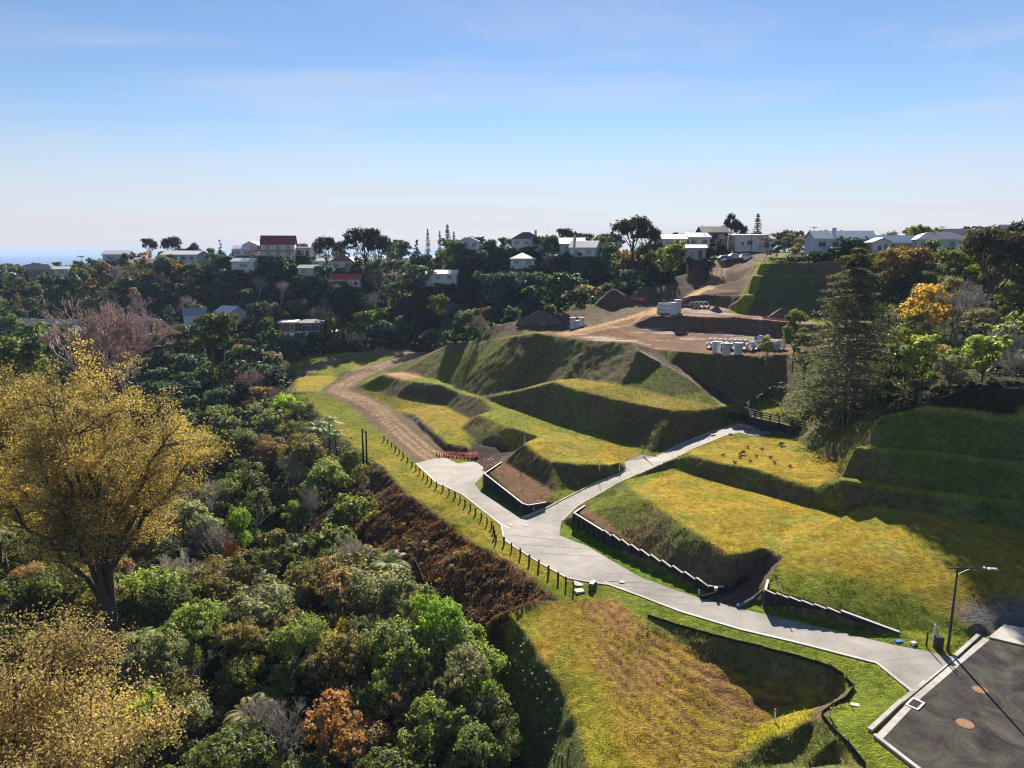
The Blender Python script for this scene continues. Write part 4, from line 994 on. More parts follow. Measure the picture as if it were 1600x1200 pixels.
# soil heaps
def heap(pts_px, Y, w, d, h, mat, label):
    p = atY(pts_px[0], pts_px[1], Y); n, m = 40, 10; V, F = [], []
    for j in range(m + 1):
        f = j / m
        for i in range(n):
            t = 2 * math.pi * i / n; rr = (1 - f) * (1 + .18 * math.sin(3 * t + Y) + .1 * math.sin(7 * t))
            x, y = rr * w / 2 * math.cos(t), rr * d / 2 * math.sin(t)
            z = h * (1 - (1 - f) ** 1.35) + .35 * (vnoise(np.array([p[0] + x * 1.1]), np.array([p[1] + y * 1.1]), 4)[0] - .5) * (0 < f < .95)
            V.append((x, y, z + (ground_z(p[0] + x, p[1] + y) - p[2] - .3) * (1 - f)))
    for j in range(m):
        for i in range(n): F.append((j * n + i, j * n + (i + 1) % n, (j + 1) * n + (i + 1) % n, (j + 1) * n + i))
    o = link("soil_heap", np_mesh("soil_heap", V, F, True), mat, None, p); return tag(o, label, "soil heap", "soil heaps on the earthworks")
m_soil = simple("heaped_soil", (.105, .060, .042), .95, .35, .9, .6); m_soil2 = simple("grey_topsoil", (.125, .092, .078), .95, .35, .9, .6)
heap((846, 507), 168, 11, 8, 3.4, m_soil2, "grey-brown conical soil heap left of the upright risers")
heap((877, 506), 171, 8, 7, 2.6, m_soil, "low dark soil heap between the grey heap and the risers")
heap((958, 474), 184, 12, 9, 3.6, m_soil, "dark reddish soil heap at the edge of the bush")
heap((1222, 497), 160, 8, 5, 2.2, m_soil2, "low grassy soil heap at the foot of the terraced bank"); heap((1119, 487), 168, 3.4, 3, 1.4, m_soil2, "small grey rubble heap right of the four pipes")
# ------------------------------------------------------------------ houses
def wallmat(n, c): return simple(n, c, .75, .08, .8)
WM = {k: wallmat("wall_" + k, c) for k, c in dict(white=(.56, .56, .55), cream=(.60, .55, .44), grey=(.36, .36, .37), brick=(.34, .17, .11), cedar=(.26, .10, .06), dark=(.06, .06, .065), pale=(.50, .53, .56), tan=(.42, .34, .26)).items()}
def roofmat(n, c): return simple(n, c, .55, .12, 1.4, .2, spec=.4, stretch=(6, .4, 1))
RM = {k: roofmat("roof_" + k, c) for k, c in dict(maroon=(.24, .022, .035), red=(.50, .055, .05), silver=(.62, .63, .65), white=(.70, .70, .70), blue=(.20, .29, .38), grey=(.26, .26, .29), dark=(.055, .06, .075), brown=(.13, .085, .08), green=(.33, .38, .33), rust=(.25, .10, .075)).items()}
m_glass, nt, b = nodes_mat("window_glass"); b.inputs["Base Color"].default_value = (.03, .04, .05, 1); b.inputs["Roughness"].default_value = .08; b.inputs["Specular IOR Level"].default_value = .8
def house(label, px, py, Y, w, d, h, roof, rh, wall, rcol, rz=0.0, wins=(), chim=None, door=None, ridge="x", over=.45, deck=False, name="house", band=None, gz=None):
    p = atY(px, py, Y); r = tag(empty(name, p, rz), label, "house", "houses on the ridges round the gully")
    MB().box((0, 0, h / 2 - .8), (w, d, h + 1.6)).build("wall", WM[wall], r)
    W, D = w / 2 + over, d / 2 + over; mb = MB(); t = .18
    if roof == "gable":
        if ridge == "x":
            pr = [(-D, 0), (0, rh), (D, 0)]; P = lambda s, y, z: (s * W, y, z)
        else:
            pr = [(-W, 0), (0, rh), (W, 0)]; P = lambda s, x, z: (x, s * D, z)
        for (a, c) in ((pr[0], pr[1]), (pr[1], pr[2])):
            lo = [P(-1, a[0], h + a[1] - .05), P(1, a[0], h + a[1] - .05), P(1, c[0], h + c[1] - .05), P(-1, c[0], h + c[1] - .05)]
            mb.hexa(lo + [(q[0], q[1], q[2] + t) for q in lo])
        for s in (-1, 1):
            gm = MB()
            if ridge == "x": gm.hexa([(s * (w / 2 - .06), -d / 2, h), (s * (w / 2 - .06), d / 2, h), (s * w / 2, d / 2, h), (s * w / 2, -d / 2, h), (s * (w / 2 - .06), -.02, h + rh * .93), (s * (w / 2 - .06), .02, h + rh * .93), (s * w / 2, .02, h + rh * .93), (s * w / 2, -.02, h + rh * .93)])
            else: gm.hexa([(-w / 2, s * (d / 2 - .06), h), (w / 2, s * (d / 2 - .06), h), (w / 2, s * d / 2, h), (-w / 2, s * d / 2, h), (-.02, s * (d / 2 - .06), h + rh * .93), (.02, s * (d / 2 - .06), h + rh * .93), (.02, s * d / 2, h + rh * .93), (-.02, s * d / 2, h + rh * .93)])
            gm.build("gable", WM[wall], r)
    elif roof == "hip":
        k = max(0, W - D); lo = [(-W, -D, h), (W, -D, h), (W, D, h), (-W, D, h)]; a, c = (-k, 0, h + rh), (k, 0, h + rh)
        mb.poly([lo[0], lo[1], c, a]); mb.poly([lo[1], lo[2], c]); mb.poly([lo[2], lo[3], a, c]); mb.poly([lo[3], lo[0], a]); mb.poly(lo[::-1])
    else:
        mb.hexa([(-W, -D, h), (W, -D, h), (W, D, h + rh), (-W, D, h + rh), (-W, -D, h + .22), (W, -D, h + .22), (W, D, h + rh + .22), (-W, D, h + rh + .22)])
    ro = mb.build("roof", RM[rcol], r)
    MB().box((0, -D + .02, h - .06), (2 * W, .06, .2)).build("fascia", WM["white"] if rcol != "dark" else WM["grey"], ro)
    if chim is not None: MB().box((chim[0], chim[1], h + rh * .7 + .5), (.8, .8, 1.9)).build("chimney", WM["tan" if wall == "brick" else "pale"], ro)
    for (x, z, ww, hh) in wins:
        o = MB().box((x, -d / 2 - .02, z), (ww + .24, .08, hh + .24)).build("window", WM["white"] if wall != "white" else WM["pale"], r)
        n = max(1, round(ww / .9))
        for i in range(n): MB().box((x - ww / 2 + ww * (i + .5) / n, -d / 2 - .065, z), (ww / n - .08, .02, hh)).build("pane", m_glass, o)
        MB().box((x, -d / 2 - .09, z - hh / 2 - .14), (ww + .4, .16, .07)).build("sill", WM["white"], o)
    if door: 
        o = MB().box((door[0], -d / 2 - .03, 1.05), (1.0, .08, 2.1)).build("door", WM[door[1]], r); MB().box((door[0] + .35, -d / 2 - .09, 1.0), (.08, .06, .2)).build("handle", m_galv, o)
    if band: MB().box((0, -d / 2 - .5, band[0]), (w + .6, 1.1, .28)).build("balcony", RM[band[1]], r)
    if deck:
        MB().box((0, -d / 2 - 1.2, -.1), (w * .9, 2.2, .18)).build("deck", WM["cedar"], r)
        for i in range(6): MB().box((-w * .43 + w * .86 * i / 5, -d / 2 - 2.2, .35), (.1, .1, 1.0)).build("baluster", WM["white"], r)
        MB().box((0, -d / 2 - 2.2, .87), (w * .88, .12, .1)).build("handrail", WM["white"], r)
    return r
W4 = lambda w, n, z=1.5, ww=1.6, hh=1.2: [(-w / 2 + w * (i + .5) / n, z, ww, hh) for i in range(n)]
house("tall white house with steep maroon roof and maroon balcony band on the ridge", 437, 402, 275, 12.0, 9, 4.6, "gable", 3.4, "white", "maroon", R(12), W4(11, 3, 3.6, 1.3, 1.2) + W4(11, 3, 1.3, 1.5, 1.3), ridge="x", band=(2.5, "maroon"))
house("low modern house with grey roof right of the maroon-roofed house", 474, 400, 280, 7.5, 7, 3.0, "flat", .3, "pale", "dark", 0, [(0, 1.3, 2.6, 1.8)], door=(2.6, "dark"))
house("small white cottage with pale metal roof below the maroon-roofed house", 385, 421, 268, 8.4, 6, 2.9, "gable", 1.2, "white", "silver", R(-4), [(0.4, 1.5, 2.8, 1.2)])
house("white house with pale roof behind trees left of the maroon-roofed house", 380, 400, 285, 6, 6, 2.7, "gable", 1.3, "white", "silver", R(10), W4(6, 2)); house("white gabled house half hidden beside the maroon-roofed house", 397, 398, 290, 6, 7, 3.6, "gable", 1.6, "white", "white", 0, W4(6, 2), ridge="y")
house("white cottage with bright red roof and verandah on the far bank", 540, 448, 262, 11.2, 6.5, 2.6, "gable", 1.9, "white", "red", R(3), [(-3.8, 1.3, 1.5, 1.3), (0, 1.2, 3.0, 1.6), (3.8, 1.3, 1.9, 1.3)], deck=True)
house("house with brown-red hipped roof behind trees above the red-roofed cottage", 538, 420, 276, 9, 8, 2.8, "hip", 2.6, "white", "rust", 0, W4(9, 2), chim=(2, 0))
house("pale house with low grey-green roof among trees left of the red-roofed cottage", 486, 430, 265, 8, 6, 2.6, "gable", 1.1, "pale", "green", R(6), W4(8, 2)); house("small white house behind bare trees above the grey-green roof", 505, 419, 276, 7, 6, 2.6, "gable", 1.2, "white", "silver", 0, W4(7, 2))
house("long white bungalow with pale roof in trees at mid ridge", 688, 440, 252, 12.5, 7, 2.7, "gable", 1.3, "white", "white", R(-6), W4(12, 3))
house("white house with pyramid silver roof on the wooded slope", 816, 416, 246, 8, 8, 2.6, "hip", 2.0, "white", "silver", 0, W4(8, 2)); house("small white house low in the trees under the silver pyramid roof", 812, 440, 238, 6, 5, 2.4, "hip", 1.4, "white", "silver", 0, W4(6, 2))
house("broad house with dark maroon hipped roof on the skyline", 822, 386, 262, 10.5, 8, 2.7, "hip", 2.6, "white", "brown", 0, W4(10, 3), chim=(3.4, 0)); house("house with slate grey roof left of the pale gable above the bush", 893, 396, 240, 8, 8, 3.0, "gable", 2.0, "grey", "grey", 0, W4(8, 2), chim=(1, 0)); house("house with pale lavender gable roof above the dark bush", 914, 401, 236, 8.5, 8, 2.8, "gable", 2.2, "white", "silver", R(-18), W4(8, 2))
house("white walled house behind bare trees at mid skyline", 735, 389, 262, 6, 6, 2.6, "gable", 1.6, "white", "silver", 0, W4(6, 2), ridge="y")
house("cream house with pale roof beside the big macrocarpa", 1050, 389, 232, 7.5, 7, 3.0, "gable", 1.4, "cream", "white", 0, W4(7, 2)); house("cream and white house left of the haul track top", 1086, 385, 236, 7, 7, 2.8, "gable", 1.5, "cream", "silver", R(8), W4(7, 2))
house("small grey shed beside the top of the haul track", 1086, 403, 218, 5.6, 5, 2.9, "gable", .9, "grey", "grey", R(-8), [(-1.2, 1.4, .9, .9)], door=(1.2, "dark"), name="shed"); house("white lean-to beside the grey shed", 1106, 391, 244, 4.8, 5, 3.2, "flat", .7, "white", "silver", 0, [(0, 1.6, 1.2, 1.0)], name="shed")
house("dark roofed barn-like house on the skyline left of the white house", 1112, 377, 246, 8.5, 8, 2.8, "gable", 2.0, "dark", "dark", 0, W4(8, 2))
house("white two-storey house with small paned window behind the parked cars", 1166, 390, 242, 10, 8, 4.6, "flat", .3, "white", "white", 0, [(-.2, 2.2, 1.7, 1.4), (-2.6, 2.0, .7, .9), (3.4, 3.5, 1.4, .9)], door=(3.2, "tan")); house("white wing with brown eaves right of the two-storey house", 1190, 390, 245, 5.5, 7, 3.4, "gable", 1.2, "white", "brown", 0, [(.4, 1.8, 1.4, 1.0)])
house("long pale bungalow with wide silver roof and chimney above the terraced bank", 1311, 390, 193, 15.5, 8, 2.7, "gable", 2.1, "pale", "silver", R(-3), [(-6, 1.4, 1.8, 1.2), (-2.6, 1.4, 1.6, 1.1), (1.2, 1.4, 1.5, 1.1), (4.0, 1.4, 2.4, 1.2)], chim=(-2.4, -2))
house("house with blue-grey roof and white gabled porch right of the silver-roofed bungalow", 1394, 396, 188, 13, 8, 2.6, "gable", 1.9, "tan", "blue", R(-5), W4(12, 3)); house("small white gabled porch in front of the blue-roofed house", 1372, 395, 181, 4.4, 4, 2.5, "gable", 1.1, "white", "white", R(-5), [(-.6, 1.2, 1.0, 1.1), (.9, 1.1, .8, 1.8)], ridge="y")  # small white gable is the blue-roofed house's porch, built as its own house
house("long low house with dark grey roof behind the orange-topped tree", 1463, 391, 186, 13.5, 8, 2.7, "hip", 1.9, "white", "grey", R(-4), W4(13, 4)); house("house with near-black roof band on the right skyline", 1490, 383, 200, 10, 7, 2.7, "gable", 1.6, "white", "dark", 0, W4(9, 3))
house("pale blue house glimpsed through trees at the right edge", 1590, 392, 150, 8, 6, 3.2, "gable", 2.0, "pale", "silver", 0, W4(8, 2, 1.7))
house("brick house with dark hipped roof overlooking the sea", 62, 434, 300, 18, 9, 3.6, "hip", 2.0, "brick", "dark", R(-4), W4(17, 5, 2.0, 1.4, 1.3)); house("brown brick wing beside the long brick house by the sea", 31, 431, 310, 8, 8, 3.4, "hip", 1.8, "brick", "brown", 0, W4(8, 2))
house("house with blue-grey roof at the far left edge below the brick house", 8, 439, 292, 12, 8, 2.6, "hip", 1.8, "white", "blue", 0, W4(12, 3)); house("low house with silver roof below the brick house", 99, 430, 290, 5, 5, 2.4, "gable", 1.0, "white", "silver", R(20), W4(5, 1))
house("white houses' end gable by the headland left of the orange tree", 186, 408, 310, 10, 8, 2.8, "gable", 1.6, "white", "silver", R(10), W4(10, 2)); house("long white-roofed house right of the orange tree on the ridge", 290, 409, 292, 15, 9, 2.8, "gable", 1.5, "white", "white", R(-6), W4(14, 4))
house("long low white house with dark roof behind the pink bare tree", 82, 519, 224, 17, 8, 2.8, "gable", 1.2, "white", "dark", R(3), [(-6, 1.2, 3.2, 2.0), (-1, 1.4, 2.4, 1.2), (4, 1.4, 2.4, 1.2)]); house("low dark-roofed house at the left edge behind the bush", 12, 513, 228, 13, 8, 2.6, "hip", 1.3, "grey", "dark", 0, W4(12, 3))
house("pale cottage with blue-grey gable roof right of the pink bare tree", 234, 524, 214, 7.6, 7, 2.9, "gable", 2.6, "cream", "blue", R(-24), [(1.8, 1.5, 1.3, 1.1), (-1.5, 1.5, 1.3, 1.1)])
house("pale blue gabled house half hidden by the round tree", 362, 505, 228, 6.5, 7, 3.6, "gable", 1.9, "pale", "blue", R(-24), [(1.5, 1.6, 1.2, 1.6)]); house("house with grey gable roof left of the round tree on the lower bank", 305, 508, 226, 6, 6, 3.2, "gable", 2.2, "white", "grey", R(30), W4(6, 1))
house("dark modern house with cedar wall and flat eaves on the lower bank", 476, 519, 226, 12.5, 7, 3.1, "flat", .5, "dark", "dark", R(4), [(-2.5, 1.6, 2.6, 1.9), (1.4, 1.6, 2.4, 1.8), (4.6, 1.6, 1.6, 1.5)], deck=True)
house("cedar clad wing with pale flat roof on the dark modern house", 452, 517, 222, 4.8, 5, 2.8, "flat", .25, "cedar", "white", R(4), [(1.6, 1.4, .8, 1.6)]); house("low white-roofed carport in front of the dark modern house", 462, 531, 218, 6.5, 3.5, 1.5, "flat", .6, "grey", "white", R(10), [], name="carport")
house("small dark cabin with white framed window on the lower bank", 529, 530, 222, 4.8, 4, 2.4, "flat", .3, "dark", "silver", 0, [(.3, 1.4, 1.6, 1.0)], name="cabin")
fp = atY(555, 527, 221); fe = tag(empty("plank_fence", fp), "brown plank fence right of the small dark cabin on the lower bank", "fence")
for i in range(26): MB().box((-3.2 + i * .26, 0, .3 + .03 * (i % 3)), (.235, .05, 2.6)).build("plank", WM["tan"] if i % 4 else WM["cedar"], fe)
# ------------------------------------------------------------------ cars, poles
m_tyre = simple("tyre_rubber", (.015, .015, .016), .9, .2)
def car(label, px, py, Y, paint, rz, kind=0):
    x, y, z = atY(px, py, Y); z = ground_z(x, y); r = tag(empty("parked_car", (x, y, z), rz), label, "car", "cars parked by the two-storey house")
    L0, hgt = 4.5, (1.75 if kind else 1.45); prof = [(-2.25, .35), (-2.25, .85), (-1.9, 1.0 if not kind else 1.05), (-1.35, hgt - .05), (.55 if not kind else .9, hgt), (1.15, 1.02), (2.1, .88), (2.25, .6), (2.25, .35)]
    mb = MB(); n = len(prof)
    for s in (-1, 1):
        for (a, zz) in prof: mb.v.append((a, s * (.88 if zz < 1.1 else .72), zz))
    mb.f.append(tuple(range(n))); mb.f.append(tuple(range(2 * n - 1, n - 1, -1)))
    for i in range(n): j = (i + 1) % n; mb.f.append((i, n + i, n + j, j))
    mb.build("body", paint, r)
    for s in (-1, 1):
        for (a, b2) in ((-1.35, -.35), (-.25, .65)): MB().hexa([(a - .12, s * .84, 1.04), (b2 + .2, s * .84, 1.04), (b2 + .2, s * .87, 1.04), (a - .12, s * .87, 1.04), (a, s * .735, hgt - .12), (b2, s * .735, hgt - .12), (b2, s * .765, hgt - .12), (a, s * .765, hgt - .12)]).build("window", m_glass, r)
        for a in (-1.4, 1.4):
            w = MB().tube((a, s * .68, .33), (a, s * .9, .33), .34, .34, 14).build("wheel", m_tyre, r); MB().tube((a, s * .9, .33), (a, s * .915, .33), .2, .2, 10).build("rim", m_galv, w)
        MB().box((2.24, s * .6, .72), (.06, .35, .16)).build("headlight", m_whitep, r); MB().box((-2.25, s * .66, .8), (.05, .25, .2)).build("tail_light", m_red, r)
pw = simple("car_white", (.75, .75, .76), .3, .03, spec=.6); pg = simple("car_silver", (.45, .46, .48), .3, .03, spec=.6); pb_ = simple("car_blue", (.12, .22, .40), .3, .05, spec=.6)
car("white parked sport utility car nearest the dark pole", 1166, 393, 219, pw, R(6), 1); car("silver parked car between the white and blue cars", 1150, 393, 221, pg, R(4)); car("pale blue parked car at the left end of the row", 1133, 395, 218, pb_, R(8))
m_pole = simple("pole_grey", (.30, .29, .27), .8, .15)
def upole(label, px, py0, py1, Y, arms=1, mat=None, r=.13):
    a, b2 = atY(px, py0, Y), atY(px, py1, Y); o = tag(empty("utility_pole", a), label, "utility pole", "utility poles round the ridges"); h = b2[2] - a[2]
    MB().tube((0, 0, -2), (0, 0, h), r, r * .7, 8).build("pole", mat or m_pole, o)
    for k in range(arms):
        ca = MB().box((0, 0, h - .35 - .8 * k), (2.2, .12, .14)).build("crossarm", m_bol, o)
        for q in (-.95, -.4, .4, .95): MB().tube((q, 0, h - .28 - .8 * k), (q, 0, h - .08 - .8 * k), .05, .03, 6).build("insulator", m_whitep, ca)
upole("utility pole with crossarms on the skyline above the silver-roofed bungalow", 1271, 372, 354, 240); upole("utility pole with wide crossarm behind the round-topped tree", 1469, 385, 353, 205, 2); upole("pale grey pole on the right skyline", 1527, 385, 353, 170, 0, m_galv)
upole("dark pole in front of the white two-storey house", 1173.5, 393, 367, 217, 0, m_bol); upole("pale pole standing in the bush left of the dark modern house", 421.5, 500, 479, 226, 1); upole("thin pale pole behind the dark modern house roof", 490, 500, 489, 232, 0); upole("pole in trees beside the red-roofed cottage", 516, 440, 418, 258, 0); upole("thin pole on the skyline above the cream house", 1096, 380, 352, 240, 0)
# ------------------------------------------------------------------ trees
def leaf_mat(name, trans=.40, var=.45, rough=.6, spec=.18, tc=(1.5, 1.4, .75), lift=1.42):
    m = bpy.data.materials.new(name); m.use_nodes = True; nt = m.node_tree; nt.nodes.clear()
    o = nt.nodes.new("ShaderNodeOutputMaterial"); oi = nt.nodes.new("ShaderNodeObjectInfo"); a = nt.nodes.new("ShaderNodeAttribute"); a.attribute_name = "rnd"
    v = ramp(nt, a.outputs["Fac"], [(0.0, (1 - var, 1 - var, 1 - var * .9)), (.55, (1, 1, 1)), (1.0, (1 + var * 1.5, 1 + var * 1.15, 1 + var * .6))])
    c = mixc(nt, 1.0, mixc(nt, 1.0, oi.outputs["Color"], (lift, lift, lift), 'MULTIPLY'), v, 'MULTIPLY')
    p = nt.nodes.new("ShaderNodeBsdfPrincipled"); p.inputs["Roughness"].default_value = rough; p.inputs["Specular IOR Level"].default_value = spec
    t = nt.nodes.new("ShaderNodeBsdfTranslucent"); mx = nt.nodes.new("ShaderNodeMixShader"); mx.inputs[0].default_value = trans
    nt.links.new(c, p.inputs["Base Color"]); nt.links.new(mixc(nt, 1.0, c, tc, 'MULTIPLY'), t.inputs["Color"])
    nt.links.new(p.outputs[0], mx.inputs[1]); nt.links.new(t.outputs[0], mx.inputs[2]); nt.links.new(mx.outputs[0], o.inputs["Surface"])
    return m
m_leaf = leaf_mat("foliage"); m_leaf_gold = leaf_mat("autumn_foliage", .36, .42, .65, .15, (1.15, 1.2, .75), 1.05); m_needle = leaf_mat("needle_foliage", .22, .5, .75, .08)
def bark(n, c): return simple(n, c, .9, .3, 3.0, .4, stretch=(1, 1, .3))
m_bark = bark("brown_bark", (.075, .058, .042)); m_barkg = bark("grey_bark", (.27, .25, .225)); m_barkp = bark("pinkish_twigs", (.34, .24, .225)); m_barkd = bark("dark_fern_trunk", (.030, .022, .016)); m_barks = bark("silver_twigs", (.42, .39, .34))

def cards(C, N, S, aspect=.55, rng=RNG, up=0.0):
    """leaf-shaped quads at C facing N with size S"""
    n = len(C); N = N / (np.linalg.norm(N, axis=1, keepdims=True) + 1e-9)
    T = rng.normal(size=(n, 3)); T[:, 2] += up; T -= (T * N).sum(1, keepdims=True) * N; T /= (np.linalg.norm(T, axis=1, keepdims=True) + 1e-9); B = np.cross(N, T)
    l, w = (S * .5)[:, None], (S * .5 * aspect)[:, None]
    V = np.stack([C - T * l, C + B * w + N * w * .25, C + T * l, C - B * w + N * w * .25], 1).reshape(-1, 3)
    return V, np.arange(4 * n).reshape(n, 4)
def dirs(n, rng, zmin=-.35):
    d = rng.normal(size=(n * 3 + 24, 3)); d /= np.linalg.norm(d, axis=1, keepdims=True); d = d[d[:, 2] > zmin][:n]; return d
class Tub:
    """many thin tapered tubes, numpy"""
    def __init__(s, k=5): s.P, s.Q, s.a, s.b, s.k = [], [], [], [], k
    def add(s, p, q, r0, r1): s.P.append(p); s.Q.append(q); s.a.append(r0); s.b.append(r1)
    def arrays(s):
        P, Q = np.array(s.P, float), np.array(s.Q, float); a, b, k = np.array(s.a), np.array(s.b), s.k
        D = Q - P; D /= np.linalg.norm(D, axis=1, keepdims=True) + 1e-9; h = np.where(np.abs(D[:, 2:3]) > .9, np.array([[1., 0, 0]]), np.array([[0, 0, 1.]]))
        U = np.cross(D, h); U /= np.linalg.norm(U, axis=1, keepdims=True); W = np.cross(D, U); t = 2 * np.pi * np.arange(k) / k
        ring = U[:, None] * np.cos(t)[None, :, None] + W[:, None] * np.sin(t)[None, :, None]
        V = np.concatenate([P[:, None] + ring * a[:, None, None], Q[:, None] + ring * b[:, None, None]], 1).reshape(-1, 3)
        n = len(P); base = (np.arange(n) * 2 * k)[:, None]; i = np.arange(k)[None]; j = (i + 1) % k
        return V, np.stack([base + i, base + j, base + k + j, base + k + i], -1).reshape(-1, 4)
    def mesh(s, name): V, F = s.arrays(); return np_mesh(name, V, F, True)
def limb(tb, p, q, r0, r1, rng, n=4, wob=.08):
    p, q = np.array(p, float), np.array(q, float); L0 = np.linalg.norm(q - p); pr = p; out = [p]
    for i in range(1, n + 1):
        x = p + (q - p) * i / n + (rng.normal(size=3) * wob * L0 / n if i < n else 0); x[2] += .06 * L0 * math.sin(math.pi * i / n) * (.5)
        tb.add(pr, x, r0 + (r1 - r0) * (i - 1) / n, r0 + (r1 - r0) * i / n); pr = x; out.append(x)
    return out
def cluster_crown(name, seed, lobes, nclump, nleaf, size, spread=.16, zmin=-.3, mat=None, aspect=.55, up=0.0):
    """lobes: (x,y,z,r). leaves gathered in clumps over the skin of each lobe, so crowns have gaps and dark pockets"""
    rng = np.random.default_rng(seed); C, N, A = [], [], []
    tot = sum(l[3] ** 2 for l in lobes)
    for (x, y, z, r) in lobes:
        k = max(4, int(nclump * r * r / tot)); d = dirs(k, rng, zmin); cc = np.array([x, y, z]) + d * r * rng.uniform(.62, 1.06, (len(d), 1)) * np.array([1, 1, .86])
        m = max(3, nleaf // max(1, nclump))
        off = np.clip(rng.normal(size=(len(d), m, 3)), -1.7, 1.7) * r * spread * rng.uniform(.6, 1.3, (len(d), 1, 1))
        C.append((cc[:, None] + off).reshape(-1, 3)); nn = d[:, None] * .8 + off / (r * spread + 1e-6) * .35 + rng.normal(size=off.shape) * .55; N.append(nn.reshape(-1, 3))
        tone = rng.uniform(.15, .85, (len(d), 1)) + rng.normal(size=(len(d), m)) * .16; A.append(tone.ravel())
    C, N, A = np.concatenate(C), np.concatenate(N), np.clip(np.concatenate(A), 0, 1)
    S = size * rng.uniform(.4, 1.55, len(C)); V, F = cards(C, N, S, aspect, rng, up)
    me = np_mesh(name, V, F, False, {"rnd": np.repeat(A, 4)}); me.materials.append(mat or m_leaf); return me
def make_lobes(seed, R0, H, n, flat=.75, low=.25, squash=.75):
    rng = np.random.default_rng(seed); out = [(0, 0, H - R0 * .72, R0 * .55)]
    n += 4
    for i in range(n):
        t = 2 * math.pi * (i + rng.uniform(-.5, .5)) / n * 1.6; rr = R0 * rng.uniform(.35, .98); z = H * rng.uniform(low + .12, .95) - rr * .18
        out.append((rr * math.cos(t), rr * math.sin(t), z - R0 * .10, R0 * rng.uniform(.22, .48)))
    return out
def trunk_for(name, seed, lobes, r, mat, base=-1.2, k=6, twigs=3):
    rng = np.random.default_rng(seed + 99); tb = Tub(k); top = lobes[0]; h0 = top[2] * .45
    pts_ = limb(tb, (0, 0, base), (rng.normal() * .15, rng.normal() * .15, h0), r, r * .65, rng, 4, .05); fork = pts_[-1]
    limb(tb, fork, (top[0], top[1], top[2] + top[3] * .3), r * .6, r * .12, rng, 4, .12)
    for l in lobes[1:]:
        st = pts_[2] + (fork - pts_[2]) * rng.uniform(.2, 1); e = limb(tb, st, l[:3], r * .42, r * .1, rng, 4, .14)
        for _ in range(twigs): d = dirs(1, rng, -.2)[0]; limb(tb, e[2], np.array(l[:3]) + d * l[3] * .9, r * .12, r * .03, rng, 2, .15)
    me = tb.mesh(name); me.materials.append(mat); return me
PROTO = {}
def proto(key, H, crown_me, trunk_me, kind): PROTO.setdefault(key, []).append((H, crown_me, trunk_me, kind))
# near broadleaf: about 8 m high, fine leaves
for s, (R0, H, n, nl, sz) in enumerate(((3.0, 8.0, 6, 14000, .23), (2.6, 8.6, 7, 13000, .21), (3.4, 7.6, 8, 15000, .24), (2.8, 7.0, 5, 12500, .20))):
    lb = make_lobes(s + 1, R0, H, n); proto("broad", H, cluster_crown("crown", s, lb, 300, nl, sz), trunk_for("trunk", s, lb, .16, m_bark), "broadleaf tree")
for s, (R0, H, n, nl, sz) in enumerate(((1.9, 6.5, 5, 5200, .20), (2.2, 6.0, 6, 5600, .22))):          # airy, open crowns
    lb = make_lobes(s + 31, R0, H, n, low=.1); proto("airy", H, cluster_crown("crown", s + 30, lb, 170, nl, sz, .13), trunk_for("trunk", s + 30, lb, .10, m_barkg, twigs=6), "open-crowned tree")
for s, (R0, H, n, nl, sz) in enumerate(((3.6, 9.0, 6, 2600, .62), (3.2, 10.0, 7, 2600, .6), (4.2, 8.5, 8, 3000, .66), (3.4, 8.0, 6, 2400, .6))):      # distant
    lb = make_lobes(s + 11, R0, H, n); proto("far", H, cluster_crown("crown", s + 10, lb, 220, nl, sz, .14), trunk_for("trunk", s + 10, lb, .2, m_bark, k=4, twigs=1), "evergreen tree")
for s, (R0, H, nl) in enumerate(((1.5, 2.2, 2400), (1.8, 2.6, 2600))):
    lb = make_lobes(s + 21, R0, H, 6, low=.05); proto("shrub", H, cluster_crown("crown", s + 20, lb, 120, nl, .22, .18), trunk_for("trunk", s + 20, lb, .06, m_bark, twigs=2), "shrub")
